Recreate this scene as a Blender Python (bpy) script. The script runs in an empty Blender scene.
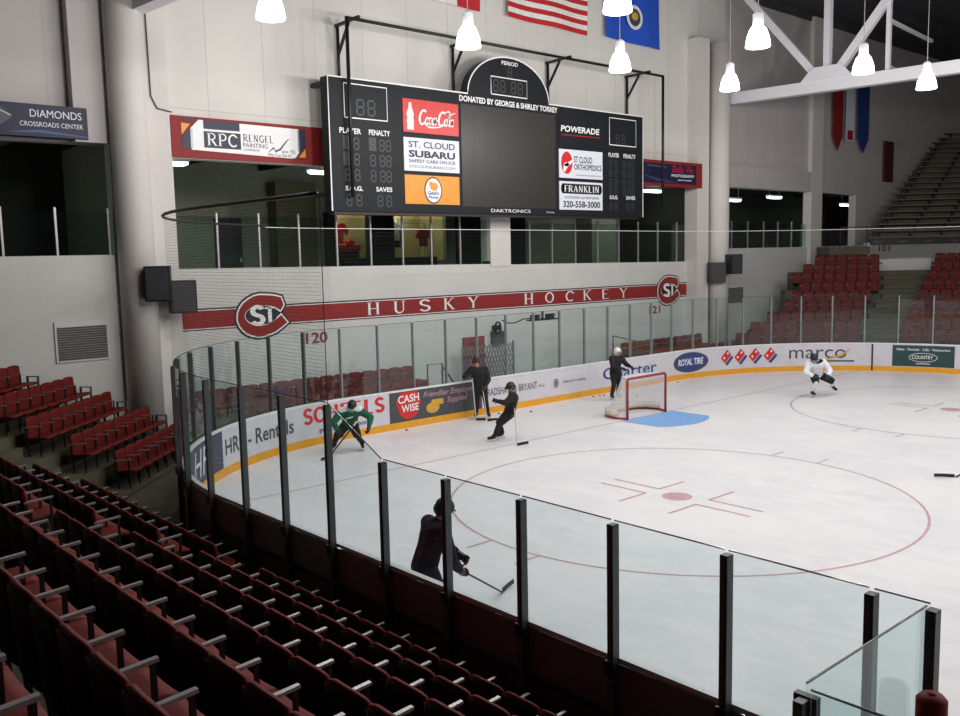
import bpy, bmesh, math, random
from math import sin, cos, pi, radians, sqrt, atan2
from mathutils import Vector, Matrix
random.seed(7)
SC = bpy.context.scene
COL = SC.collection
V = Vector
R2 = sqrt(2)

# ------------------------------------------------------------------ materials
def lin(c):
    c /= 255.0
    return c/12.92 if c <= .04045 else ((c+.055)/1.055)**2.4
def rgb(r, g, b): return (lin(r), lin(g), lin(b), 1)
MATS = {}
def mat(name, col, rough=.6, metal=0., var=.08, scale=6., bump=0., spec=.5, emit=0., ecol=None):
    if name in MATS: return MATS[name]
    m = bpy.data.materials.new(name); m.use_nodes = True
    nt = m.node_tree; b = nt.nodes['Principled BSDF']
    b.inputs['Roughness'].default_value = rough
    b.inputs['Metallic'].default_value = metal
    b.inputs['Specular IOR Level'].default_value = spec
    tc = nt.nodes.new('ShaderNodeTexCoord')
    n = nt.nodes.new('ShaderNodeTexNoise'); n.inputs['Scale'].default_value = scale; n.inputs['Detail'].default_value = 3
    nt.links.new(tc.outputs['Object'], n.inputs['Vector'])
    r = nt.nodes.new('ShaderNodeValToRGB')
    r.color_ramp.elements[0].position = .3; r.color_ramp.elements[1].position = .7
    r.color_ramp.elements[0].color = [max(0, c*(1-var)) for c in col[:3]]+[1]
    r.color_ramp.elements[1].color = [min(1, c*(1+var)) for c in col[:3]]+[1]
    nt.links.new(n.outputs['Fac'], r.inputs['Fac']); nt.links.new(r.outputs['Color'], b.inputs['Base Color'])
    if bump:
        bp = nt.nodes.new('ShaderNodeBump'); bp.inputs['Strength'].default_value = bump; bp.inputs['Distance'].default_value = .01
        nt.links.new(n.outputs['Fac'], bp.inputs['Height']); nt.links.new(bp.outputs['Normal'], b.inputs['Normal'])
    if emit:
        b.inputs['Emission Color'].default_value = ecol or col
        b.inputs['Emission Strength'].default_value = emit
    MATS[name] = m; return m
def wallmat(name, col, bw, bh, mortar, mdark=.8, rough=.75, offset=.5, var=.05):
    m = bpy.data.materials.new(name); m.use_nodes = True; MATS[name] = m
    nt = m.node_tree; b = nt.nodes['Principled BSDF']; b.inputs['Roughness'].default_value = rough
    tc = nt.nodes.new('ShaderNodeTexCoord'); sp = nt.nodes.new('ShaderNodeSeparateXYZ'); cb = nt.nodes.new('ShaderNodeCombineXYZ')
    nt.links.new(tc.outputs['Object'], sp.inputs[0])
    ad = nt.nodes.new('ShaderNodeMath'); ad.operation = 'SUBTRACT'
    nt.links.new(sp.outputs['X'], ad.inputs[0]); nt.links.new(sp.outputs['Y'], ad.inputs[1])
    nt.links.new(ad.outputs[0], cb.inputs['X']); nt.links.new(sp.outputs['Z'], cb.inputs['Y'])
    br = nt.nodes.new('ShaderNodeTexBrick'); br.offset = offset
    br.inputs['Color1'].default_value = col; br.inputs['Color2'].default_value = [c*(1-var) for c in col[:3]]+[1]
    br.inputs['Mortar'].default_value = [c*mdark for c in col[:3]]+[1]
    br.inputs['Scale'].default_value = 1; br.inputs['Mortar Size'].default_value = mortar; br.inputs['Mortar Smooth'].default_value = .3
    br.inputs['Brick Width'].default_value = bw; br.inputs['Row Height'].default_value = bh
    nt.links.new(cb.outputs[0], br.inputs['Vector'])
    nz = nt.nodes.new('ShaderNodeTexNoise'); nz.inputs['Scale'].default_value = .9; nz.inputs['Detail'].default_value = 5
    nt.links.new(tc.outputs['Object'], nz.inputs['Vector'])
    mp = nt.nodes.new('ShaderNodeMapRange'); mp.inputs['To Min'].default_value = .9; mp.inputs['To Max'].default_value = 1.06
    nt.links.new(nz.outputs['Fac'], mp.inputs['Value'])
    mx = nt.nodes.new('ShaderNodeVectorMath'); mx.operation = 'SCALE'
    nt.links.new(br.outputs['Color'], mx.inputs[0]); nt.links.new(mp.outputs[0], mx.inputs['Scale'])
    nt.links.new(mx.outputs[0], b.inputs['Base Color'])
    return m
def glassmat(name, tint, refl=.12, rough=.03, haze=0., hcol=(.8, .85, .85, 1)):
    m = bpy.data.materials.new(name); m.use_nodes = True; MATS[name] = m
    nt = m.node_tree; nt.nodes.clear()
    o = nt.nodes.new('ShaderNodeOutputMaterial'); t = nt.nodes.new('ShaderNodeBsdfTransparent'); g = nt.nodes.new('ShaderNodeBsdfGlossy')
    t.inputs[0].default_value = tint; g.inputs['Roughness'].default_value = rough; g.inputs[0].default_value = (.9, 1, .98, 1)
    lw = nt.nodes.new('ShaderNodeLayerWeight'); lw.inputs['Blend'].default_value = .5
    pw = nt.nodes.new('ShaderNodeMath'); pw.operation = 'POWER'; pw.inputs[1].default_value = 4.5
    fr = nt.nodes.new('ShaderNodeMath'); fr.operation = 'MULTIPLY_ADD'; fr.inputs[1].default_value = .75; fr.inputs[2].default_value = .03
    nt.links.new(lw.outputs['Facing'], pw.inputs[0]); nt.links.new(pw.outputs[0], fr.inputs[0])
    mx = nt.nodes.new('ShaderNodeMixShader')
    nt.links.new(fr.outputs[0], mx.inputs[0])
    base = t
    if haze:
        d = nt.nodes.new('ShaderNodeBsdfDiffuse'); d.inputs[0].default_value = hcol
        nz = nt.nodes.new('ShaderNodeTexNoise'); nz.inputs['Scale'].default_value = 2.5; nz.inputs['Detail'].default_value = 4
        mr = nt.nodes.new('ShaderNodeMapRange'); mr.inputs['To Min'].default_value = haze*.4; mr.inputs['To Max'].default_value = haze*1.6
        nt.links.new(nz.outputs['Fac'], mr.inputs['Value'])
        m2 = nt.nodes.new('ShaderNodeMixShader')
        nt.links.new(mr.outputs[0], m2.inputs[0])
        nt.links.new(t.outputs[0], m2.inputs[1]); nt.links.new(d.outputs[0], m2.inputs[2]); base = m2
    nt.links.new(base.outputs[0], mx.inputs[1]); nt.links.new(g.outputs[0], mx.inputs[2])
    nt.links.new(mx.outputs[0], o.inputs[0]); return m
def netmat(name, col, cell, frac):
    m = bpy.data.materials.new(name); m.use_nodes = True; MATS[name] = m
    nt = m.node_tree; nt.nodes.clear()
    o = nt.nodes.new('ShaderNodeOutputMaterial'); t = nt.nodes.new('ShaderNodeBsdfTransparent'); d = nt.nodes.new('ShaderNodeBsdfDiffuse')
    d.inputs[0].default_value = col
    uv = nt.nodes.new('ShaderNodeUVMap'); br = nt.nodes.new('ShaderNodeTexBrick'); br.offset = 0
    br.inputs['Color1'].default_value = (0, 0, 0, 1); br.inputs['Color2'].default_value = (0, 0, 0, 1); br.inputs['Mortar'].default_value = (1, 1, 1, 1)
    br.inputs['Scale'].default_value = 1; br.inputs['Brick Width'].default_value = cell; br.inputs['Row Height'].default_value = cell
    br.inputs['Mortar Size'].default_value = cell*frac*.5; br.inputs['Mortar Smooth'].default_value = 0
    nt.links.new(uv.outputs[0], br.inputs['Vector'])
    mx = nt.nodes.new('ShaderNodeMixShader'); nt.links.new(br.outputs['Color'], mx.inputs[0])
    nt.links.new(t.outputs[0], mx.inputs[1]); nt.links.new(d.outputs[0], mx.inputs[2]); nt.links.new(mx.outputs[0], o.inputs[0])
    return m

M = dict(
 ice=None,
 white=mat('white paint', rgb(232, 230, 228), .5),
 boardwhite=mat('white board plastic', rgb(206, 204, 210), .35, var=.05, scale=3),
 yellow=mat('yellow kick plate', rgb(226, 160, 36), .4),
 caprail=mat('pale cap rail', rgb(225, 228, 230), .4),
 brown=mat('brown board backing', rgb(112, 122, 114), .6, var=.15, scale=2),
 brown2=mat('dark lower board backing', rgb(88, 78, 70), .6, var=.15, scale=2),
 frame=mat('dark board framing', rgb(34, 33, 33), .5),
 post=mat('anodised aluminium post', rgb(150, 156, 156), .42, .35, var=.04),
 gedge=mat('dark green glass edge', rgb(44, 66, 62), .2),
 nearpost=mat('backlit aluminium post', rgb(92, 97, 97), .45, .3, var=.04),  # darker copy of the post metal, its backlit shade put into the colour
 black=mat('black paint', rgb(20, 20, 22), .45),
 black2=mat('matte black fabric', rgb(24, 25, 30), .85),
 navy=mat('navy fabric', rgb(24, 27, 40), .9, spec=.2),
 sbface=mat('scoreboard black enamel', rgb(29, 32, 36), .5, var=.1, spec=.2),
 screen=mat('dark led screen', rgb(54, 50, 48), .35, var=.12, scale=9, spec=.3),
 dim=mat('unlit digit grey', rgb(62, 64, 66), .5),
 dimbox=mat('unlit digit block', rgb(50, 48, 46), .5),
 red=mat('red paint', rgb(140, 40, 37), .6, spec=.25),
 signred=mat('sign red', rgb(138, 42, 40), .55, spec=.25),
 ltred=mat('bright red print', rgb(206, 42, 38), .4),
 pinkred=mat('crimson print', rgb(170, 30, 60), .5),
 seat=mat('red seat plastic', rgb(98, 26, 20), .6, var=.14, scale=5, spec=.16),
 shell=mat('shaded maroon seat back', rgb(46, 14, 12), .6, spec=.15),
 seat2=mat('red seat cushion', rgb(106, 31, 24), .65, var=.14, scale=5, spec=.16),
 arm=mat('grey metal armrest', rgb(176, 172, 172), .35, .5),
 leg=mat('dark seat stanchion', rgb(36, 34, 34), .5, .3),
 conc=mat('olive grey concrete', rgb(82, 77, 62), .85, var=.2, scale=1.6, bump=.15),
 conc2=mat('worn concrete', rgb(86, 80, 62), .85, var=.2, scale=1.2, bump=.15),
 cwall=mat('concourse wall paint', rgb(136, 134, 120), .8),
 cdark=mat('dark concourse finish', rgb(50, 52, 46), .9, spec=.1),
 olive=mat('olive panel', rgb(88, 84, 58), .8),
 cfloor=mat('concourse floor', rgb(70, 74, 70), .6),
 store=mat('yellow shop wall', rgb(206, 190, 140), .7),
 white2=mat('white print', rgb(238, 238, 238), .45, var=.02),
 sbwhite=mat('white sign vinyl', rgb(222, 226, 236), .45, var=.02),
 orange=mat('golden orange print', rgb(226, 150, 40), .45, var=.06),
 blue=mat('royal blue print', rgb(44, 66, 130), .5),
 flagblue=mat('flag blue cloth', rgb(32, 82, 196), .75),
 flagred=mat('flag red cloth', rgb(190, 34, 44), .75),
 flagwhite=mat('flag white cloth', rgb(236, 232, 228), .8),
 navyp=mat('navy print', rgb(27, 29, 62), .5),
 signslate=mat('dark slate sign face', rgb(50, 51, 70), .5, spec=.25),
 slate=mat('slate blue print', rgb(64, 70, 96), .5),
 greyp=mat('dark grey print', rgb(70, 72, 78), .5),
 greenp=mat('dark green print', rgb(36, 66, 68), .5),
 gold=mat('gold print', rgb(206, 160, 62), .5),
 jersey=mat('green jersey knit', rgb(12, 92, 66), .85),
 wjersey=mat('white jersey knit', rgb(222, 224, 230), .85),
 skin=mat('skin', rgb(196, 146, 122), .55),
 lip=mat('lip', rgb(150, 84, 76), .5),
 eye=mat('dark eye', rgb(30, 24, 22), .3),
 hair=mat('brown hair', rgb(52, 38, 28), .7),
 steel=mat('steel', rgb(190, 192, 196), .25, .9),
 truss=mat('white painted steel', rgb(232, 230, 236), .5, var=.015),
 roof=mat('dark roof deck', rgb(66, 66, 72), .8, var=.15, scale=1.),
 cable=mat('white cable', rgb(226, 228, 228), .5),
 lred=mat('ice line red', rgb(198, 158, 164), .4, var=.15),
 lblue=mat('goal crease blue', rgb(128, 178, 236), .35, var=.06),
 goalred=mat('goal frame red', rgb(150, 38, 40), .4),
 pad=mat('cream goal padding', rgb(206, 200, 188), .8),
 door=mat('red door paint', rgb(132, 44, 42), .5),
 gate=mat('grey folding gate steel', rgb(128, 136, 136), .4, .6),
 grille=mat('dark vent grille', rgb(70, 68, 70), .6),
 spk=mat('charcoal speaker grille', rgb(52, 52, 56), .6),
 bench=mat('weathered bench board', rgb(92, 90, 84), .6, var=.2),
 brownp=mat('maroon panel', rgb(74, 36, 34), .7),
 fluo=mat('fluorescent diffuser', rgb(214, 255, 228), .4, emit=6., ecol=(.75, 1, .84, 1)),
 puck=mat('black rubber', rgb(18, 18, 18), .7),
 tape=mat('pale stick shaft', rgb(190, 186, 176), .5),
)
M['upwall'] = wallmat('precast wall panels', rgb(218, 215, 209), 1.72, 9.0, .012, .72, offset=0)
M['cmu'] = wallmat('painted block wall', rgb(205, 204, 199), .41, .205, .008, .93, var=.02)
M['sidewall'] = wallmat('painted corner wall', rgb(196, 190, 188), 2.4, 6.0, .014, .86, offset=0)
M['colw'] = mat('column paint', rgb(210, 205, 200), .7, var=.03, scale=1)
M['glass'] = glassmat('rink glass', (.92, .965, .967, 1), haze=.009)
M['rail_glass'] = glassmat('rail glass', (.78, .88, .84, 1))
M['net'] = netmat('black netting', (.06, .06, .06, 1), .05, .05)
M['endnet'] = netmat('clear netting', (.2, .2, .2, 1), .1, .012)
M['goalnet'] = netmat('white goal netting', (.8, .79, .77, 1), .05, .3)

def icemat():
    m = bpy.data.materials.new('skated ice'); m.use_nodes = True; nt = m.node_tree; b = nt.nodes['Principled BSDF']
    tc = nt.nodes.new('ShaderNodeTexCoord')
    a = nt.nodes.new('ShaderNodeTexNoise'); a.inputs['Scale'].default_value = .35; a.inputs['Detail'].default_value = 6
    mp = nt.nodes.new('ShaderNodeMapping'); mp.inputs['Scale'].default_value = (1.8, .7, 1); mp.inputs['Rotation'].default_value = (0, 0, .7)
    c = nt.nodes.new('ShaderNodeTexNoise'); c.inputs['Scale'].default_value = 1.6; c.inputs['Detail'].default_value = 8; c.inputs['Distortion'].default_value = 1.2
    nt.links.new(tc.outputs['Object'], a.inputs['Vector']); nt.links.new(tc.outputs['Object'], mp.inputs['Vector']); nt.links.new(mp.outputs[0], c.inputs['Vector'])
    ad = nt.nodes.new('ShaderNodeMath'); nt.links.new(a.outputs['Fac'], ad.inputs[0]); nt.links.new(c.outputs['Fac'], ad.inputs[1])
    r = nt.nodes.new('ShaderNodeValToRGB')
    r.color_ramp.elements[0].position = .75; r.color_ramp.elements[0].color = rgb(224, 224, 228)
    r.color_ramp.elements[1].position = 1.2; r.color_ramp.elements[1].color = rgb(234, 232, 234)
    hv = nt.nodes.new('ShaderNodeMath'); hv.operation = 'MULTIPLY'; hv.inputs[1].default_value = .9
    nt.links.new(ad.outputs[0], hv.inputs[0]); nt.links.new(hv.outputs[0], r.inputs['Fac'])
    nt.links.new(r.outputs['Color'], b.inputs['Base Color'])
    mr = nt.nodes.new('ShaderNodeMapRange'); mr.inputs['To Min'].default_value = .22; mr.inputs['To Max'].default_value = .5
    nt.links.new(c.outputs['Fac'], mr.inputs['Value']); nt.links.new(mr.outputs[0], b.inputs['Roughness'])
    b.inputs['Specular IOR Level'].default_value = .22
    bp = nt.nodes.new('ShaderNodeBump'); bp.inputs['Strength'].default_value = .12; bp.inputs['Distance'].default_value = .02
    nt.links.new(c.outputs['Fac'], bp.inputs['Height']); nt.links.new(bp.outputs['Normal'], b.inputs['Normal'])
    return m
M['ice'] = icemat()
def bowlmat():
    m = bpy.data.materials.new('glowing acrylic bowl'); m.use_nodes = True; nt = m.node_tree; nt.nodes.clear()
    o = nt.nodes.new('ShaderNodeOutputMaterial'); e = nt.nodes.new('ShaderNodeEmission'); t = nt.nodes.new('ShaderNodeBsdfTransparent'); a = nt.nodes.new('ShaderNodeAddShader')
    e.inputs[0].default_value = (1, .98, .96, 1); e.inputs[1].default_value = 4.5; t.inputs[0].default_value = (.5, .5, .5, 1)
    nt.links.new(e.outputs[0], a.inputs[0]); nt.links.new(t.outputs[0], a.inputs[1]); nt.links.new(a.outputs[0], o.inputs[0]); return m
M['bowl'] = bowlmat()

# ------------------------------------------------------------------ objects
WM = {}
def tag(o, label=None, cat=None, group=None, kind=None):
    if label: o['label'] = label
    if cat: o['category'] = cat
    if group: o['group'] = group
    if kind: o['kind'] = kind
    return o
def thing(name, label, cat, loc=(0, 0, 0), rz=0, group=None):
    o = bpy.data.objects.new(name, None); COL.objects.link(o); o.empty_display_size = .2
    o.location = loc; o.rotation_euler = (0, 0, rz); tag(o, label, cat, group)
    WM[o] = Matrix.Translation(V(loc)) @ Matrix.Rotation(rz, 4, 'Z')
    return o
class MB:
    def __init__(s): s.v = []; s.f = []; s.sm = []; s.uv = None
    def add(s, vs, fs, smooth=False):
        n = len(s.v); s.v += [V(p) for p in vs]
        for f in fs: s.f.append([i+n for i in f]); s.sm.append(smooth)
        return s
    def box(s, x0, x1, y0, y1, z0, z1, mtx=None):
        vs = [V((x, y, z)) for z in (z0, z1) for y in (y0, y1) for x in (x0, x1)]
        if mtx: vs = [mtx @ p for p in vs]
        return s.add(vs, [(0, 2, 3, 1), (4, 5, 7, 6), (0, 1, 5, 4), (2, 6, 7, 3), (0, 4, 6, 2), (1, 3, 7, 5)])
    def beam(s, a, b, w, h, up=(0, 0, 1)):
        a, b = V(a), V(b); d = (b-a); L = d.length; d.normalize()
        u = V(up); x = d.cross(u)
        if x.length < 1e-4: x = d.cross(V((1, 0, 0)))
        x.normalize(); z = x.cross(d)
        m = Matrix((( x.x, d.x, z.x, a.x), (x.y, d.y, z.y, a.y), (x.z, d.z, z.z, a.z), (0, 0, 0, 1)))
        return s.box(-w/2, w/2, 0, L, -h/2, h/2, m)
    def tube(s, pts, r, n=8, closed=False, caps=True):
        pts = [V(p) for p in pts]; N = len(pts); rs = r if isinstance(r, (list, tuple)) else [r]*N
        vs = []; px = None
        for i, p in enumerate(pts):
            a = pts[(i-1) % N] if (closed or i) else p; b = pts[(i+1) % N] if (closed or i < N-1) else p
            t = (b-a).normalized()
            x = (px - t*px.dot(t)) if px else t.orthogonal()
            if x.length < 1e-5: x = t.orthogonal()
            x.normalize(); px = x; y = t.cross(x)
            for k in range(n):
                an = 2*pi*k/n; vs.append(p+(x*cos(an)+y*sin(an))*rs[i])
        fs = []
        for i in range(N if closed else N-1):
            for k in range(n):
                j = (i+1) % N
                fs.append((i*n+k, i*n+(k+1) % n, j*n+(k+1) % n, j*n+k))
        if caps and not closed:
            fs.append(tuple(range(n))[::-1]); fs.append(tuple((N-1)*n+k for k in range(n)))
        return s.add(vs, fs, n > 5)
    def lathe(s, prof, c=(0, 0, 0), n=20, axis='Z', a0=0, a1=2*pi, mtx=None):
        full = abs(a1-a0-2*pi) < 1e-6; m = n if full else n+1; vs = []
        for (r, z) in prof:
            for k in range(m):
                an = a0+(a1-a0)*k/n; p = V((r*cos(an), r*sin(an), z))
                if mtx: p = mtx @ p
                vs.append(p+V(c))
        fs = []
        for i in range(len(prof)-1):
            for k in range(n if full else n):
                k2 = (k+1) % m
                fs.append((i*m+k, i*m+k2, (i+1)*m+k2, (i+1)*m+k))
        if prof[0][0] > 1e-6 and full: fs.append(tuple(range(m))[::-1])
        if prof[-1][0] > 1e-6 and full: fs.append(tuple((len(prof)-1)*m+k for k in range(m)))
        return s.add(vs, fs, True)
    def ball(s, c, rx, ry=None, rz=None, n=14, mtx=None, z0=-1, z1=1):
        ry = ry or rx; rz = rz or rx; prof = []
        a, b = math.asin(z0), math.asin(z1)
        for i in range(9):
            t = a+(b-a)*i/8; prof.append((max(cos(t), 1e-5), sin(t)))
        mm = Matrix.Diagonal((rx, ry, rz, 1)); mm = (mtx @ mm) if mtx else mm
        return s.lathe(prof, c, n, mtx=mm)
    def prism(s, poly, fmap, depth):
        """outline poly in 2D, extruded: fmap(x,y,d) -> 3D for d in (0, depth)"""
        n = len(poly); vs = [V(fmap(x, y, 0)) for x, y in poly]+[V(fmap(x, y, depth)) for x, y in poly]
        fs = [tuple(range(n)), tuple(range(2*n-1, n-1, -1))]+[(i, (i+1) % n, n+(i+1) % n, n+i) for i in range(n)]
        return s.add(vs, fs)
    def flat(s, verts, faces, fmap):
        return s.add([V(fmap(x, y)) for x, y in verts], faces)
    def build(s, name, m, parent=None, loc=None, local=False, rz=0):
        me = bpy.data.meshes.new(name)
        if parent is not None and not local: inv = WM[parent].inverted()
        elif loc is not None: inv = (Matrix.Translation(V(loc)) @ Matrix.Rotation(rz, 4, 'Z')).inverted()
        else: inv = None
        vs = [inv @ p for p in s.v] if inv else s.v
        me.from_pydata([tuple(p) for p in vs], [], s.f); me.update()
        for p, sm in zip(me.polygons, s.sm): p.use_smooth = sm
        bm = bmesh.new(); bm.from_mesh(me); bmesh.ops.recalc_face_normals(bm, faces=bm.faces); bm.to_mesh(me); bm.free()
        if s.uv:
            l = me.uv_layers.new(name='UVMap')
            for lp in me.loops: l.data[lp.index].uv = s.uv[lp.vertex_index]
        me.materials.append(MATS[m] if isinstance(m, str) and m in MATS else (M[m] if isinstance(m, str) else m))
        o = bpy.data.objects.new(name, me); COL.objects.link(o)
        if parent is not None: o.parent = parent; WM[o] = WM[parent]; KIDS.setdefault(parent, []).append(o)
        elif loc is not None:
            o.location = loc; o.rotation_euler = (0, 0, rz); WM[o] = Matrix.Translation(V(loc)) @ Matrix.Rotation(rz, 4, 'Z')
        else: WM[o] = Matrix()
        return o
def struct(name, mb, m, label=None, loc=None):
    o = mb.build(name, m, loc=loc); o['kind'] = 'structure'
    if label: o['label'] = label
    return o
KIDS = {}
def dup(root, loc, rz, label, group=None, name=None):
    r = root.copy(); COL.objects.link(r); r.location = loc; r.rotation_euler = (0, 0, rz); r['label'] = label
    if group: r['group'] = group
    for ch in KIDS.get(root, []):
        c = ch.copy(); COL.objects.link(c); c.parent = r
        for g in KIDS.get(ch, []):
            d = g.copy(); COL.objects.link(d); d.parent = c
    WM[r] = Matrix.Translation(V(loc)) @ Matrix.Rotation(rz, 4, 'Z')
    return r
ORD = 'first second third fourth fifth sixth seventh eighth ninth tenth eleventh twelfth thirteenth fourteenth fifteenth sixteenth seventeenth eighteenth nineteenth twentieth'.split()
ORD += ['twenty-'+o for o in ORD[:9]]+['thirtieth']
# ------------------------------------------------------------------ lettering
_TC = {}
def glyphs(s, bold=0., shear=0., sp=1.):
    k = (s, bold, shear, sp)
    if k in _TC: return _TC[k]
    cu = bpy.data.curves.new('t', 'FONT'); cu.body = s; cu.size = 1; cu.offset = bold; cu.shear = shear; cu.resolution_u = 3; cu.space_character = sp
    o = bpy.data.objects.new('t', cu); COL.objects.link(o)
    bpy.context.view_layer.update()
    dg = bpy.context.evaluated_depsgraph_get(); me = bpy.data.meshes.new_from_object(o.evaluated_get(dg))
    vs = [(v.co.x, v.co.y) for v in me.vertices]; fs = [tuple(p.vertices) for p in me.polygons]
    bpy.data.objects.remove(o); bpy.data.curves.remove(cu); bpy.data.meshes.remove(me)
    x0 = min(v[0] for v in vs); x1 = max(v[0] for v in vs); y0 = min(v[1] for v in vs); y1 = max(v[1] for v in vs)
    vs = [((x-x0)/(x1-x0), (y-y0)/(y1-y0)) for x, y in vs]
    _TC[k] = (vs, fs); return _TC[k]
def text(mb, s, x0, x1, z0, z1, fmap, bold=0., shear=0., slope=0., sp=1.):
    vs, fs = glyphs(s, bold, shear, sp)
    return mb.flat([(x0+(x1-x0)*a, z0+(z1-z0)*b+slope*(x1-x0)*a) for a, b in vs], fs, fmap)
# broad-nib strokes for the letters with serifs and for the script letters
def arc(cx, cy, rx, ry, a0, a1, n=12): return [(cx+rx*cos(radians(a0+(a1-a0)*i/n)), cy+ry*sin(radians(a0+(a1-a0)*i/n))) for i in range(n+1)]
SER = {
 'H': [(.72, [([(.14, 0), (.14, 1)], .13), ([(.58, 0), (.58, 1)], .13), ([(.14, .5), (.58, .5)], .06)], [(.14, 0), (.14, 1), (.58, 0), (.58, 1)])],
 'U': [(.72, [([(.14, 1), (.14, .3)]+arc(.36, .3, .22, .28, 180, 300), .13), (arc(.36, .3, .22, .28, 290, 360)+[(.58, 1)], .07)], [(.14, 1), (.58, 1)])],
 'S': [(.55, [(arc(.28, .74, .19, .22, 20, 250, 12)+arc(.28, .26, .2, .22, 70, -160, 12), .12)], [])],
 'K': [(.7, [([(.14, 0), (.14, 1)], .13), ([(.14, .42), (.56, 1)], .06), ([(.27, .58), (.6, 0)], .13)], [(.14, 0), (.14, 1), (.56, 1), (.6, 0)])],
 'Y': [(.7, [([(.1, 1), (.35, .48)], .13), ([(.6, 1), (.35, .48)], .06), ([(.35, .5), (.35, 0)], .13)], [(.1, 1), (.6, 1), (.35, 0)])],
 'O': [(.76, [(arc(.38, .5, .29, .46, 60, 300), .12), (arc(.38, .5, .29, .46, -62, 62), .12)], [])],
 'C': [(.7, [(arc(.38, .5, .29, .46, 45, 315, 18), .12)], [(.6, .8)])],
 'E': [(.62, [([(.14, 0), (.14, 1)], .13), ([(.14, .97), (.52, .97)], .06), ([(.14, .5), (.42, .5)], .06), ([(.14, .03), (.54, .03)], .06)], [])],
 'L': [(.6, [([(.14, 0), (.14, 1)], .13), ([(.14, .03), (.54, .03)], .07)], [(.14, 1)])],
 'R': [(.7, [([(.14, 0), (.14, 1)], .13), ([(.14, .97), (.32, .97)]+arc(.32, .73, .22, .24, 90, -90)+[(.14, .49)], .09), ([(.33, .48), (.6, 0)], .13)], [(.14, 0), (.14, 1), (.6, 0)])],
 'P': [(.62, [([(.14, 0), (.14, 1)], .13), ([(.14, .97), (.32, .97)]+arc(.32, .72, .22, .25, 90, -90)+[(.14, .47)], .09)], [(.14, 0), (.14, 1)])],
 'N': [(.76, [([(.14, 0), (.14, 1)], .07), ([(.14, 1), (.6, 0)], .13), ([(.6, 0), (.6, 1)], .07)], [(.14, 0), (.6, 1)])],
 'G': [(.74, [(arc(.38, .5, .29, .46, 45, 330, 18), .12), ([(.63, .45), (.63, .1)], .11), ([(.5, .45), (.7, .45)], .06)], [])],
 'F': [(.58, [([(.14, 0), (.14, 1)], .13), ([(.14, .97), (.52, .97)], .06), ([(.14, .5), (.42, .5)], .06)], [(.14, 0)])],
 'A': [(.72, [([(.1, 0), (.36, 1)], .06), ([(.36, 1), (.62, 0)], .13), ([(.2, .35), (.5, .35)], .06)], [(.1, 0), (.62, 0)])],
 'I': [(.3, [([(.15, 0), (.15, 1)], .13)], [(.15, 0), (.15, 1)])],
 'T': [(.66, [([(.33, 0), (.33, 1)], .13), ([(.06, .97), (.6, .97)], .07)], [(.33, 0)])],
 ' ': [(.6, [], [])],
}
def ribbon(pts, w):
    n = len(pts); vs = []
    for i, p in enumerate(pts):
        a = pts[max(i-1, 0)]; b = pts[min(i+1, n-1)]; dx, dy = b[0]-a[0], b[1]-a[1]; L = math.hypot(dx, dy) or 1
        ww = w[i] if isinstance(w, list) else w
        vs += [(p[0]-dy/L*ww/2, p[1]+dx/L*ww/2), (p[0]+dy/L*ww/2, p[1]-dx/L*ww/2)]
    return vs, [(2*i, 2*i+1, 2*i+3, 2*i+2) for i in range(n-1)]
def serif(mb, s, x0, x1, z0, z1, fmap, gap=.08, shear=0., slope=0., wt=1.):
    ws = [SER[c][0][0] for c in s]; W = sum(ws)+gap*(len(s)-1); h = z1-z0; k = (x1-x0)/W; x = 0
    for c, w in zip(s, ws):
        for _, strokes, sers in SER[c]:
            allp = [ribbon(p, t*wt) for p, t in strokes]+[ribbon([(a-.11, b-.02 if b > .5 else b+.02), (a+.11, b-.02 if b > .5 else b+.02)], .045) for a, b in sers]
            for vs, fs in allp:
                mb.flat([(x0+(x+a+shear*b)*k, z0+b*h+slope*(x+a)*k) for a, b in vs], fs, fmap)
        x += w+gap
def script_word(mb, x0, x1, z0, z1, fmap):
    """flowing two-C script"""
    o = lambda cx: (arc(cx, .33, .1, .2, 100, 460, 14), .06)
    st = [(arc(.22, .52, .2, .42, 50, 320, 16), .085), o(.5), (arc(.72, .33, .1, .2, 55, 305, 12), .06), o(.92), ([(1.03, .56), (1.02, .2), (1.08, .12)], .07),
          ([(1.1, .38), (1.2, .42)], .05),
          (arc(1.42, .52, .2, .42, 50, 320, 16), .085), o(1.7), ([(1.83, .2), (1.92, .95), (1.86, .9), (1.84, .18), (1.9, .13)], .05), o(2.02), ([(2.13, .56), (2.12, .2), (2.19, .12)], .07),
          ([(.36, .14), (.7, -.04), (1.1, -.02), (1.5, .06)], [.02, .07, .06, .02]), ([(1.5, .92), (1.75, 1.02), (2., .86), (2.2, .98)], [.02, .06, .06, .02])]
    for p, w in st:
        vs, fs = ribbon(p, [q*1.35 for q in w] if isinstance(w, list) else w*1.35)
        mb.flat([(x0+(x1-x0)*(a+.18*b)/2.35, z0+(z1-z0)*b) for a, b in vs], fs, fmap)
def ell(cx, cz, rx, rz, n=28): return [(cx+rx*cos(2*pi*i/n), cz+rz*sin(2*pi*i/n)) for i in range(n)]
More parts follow.
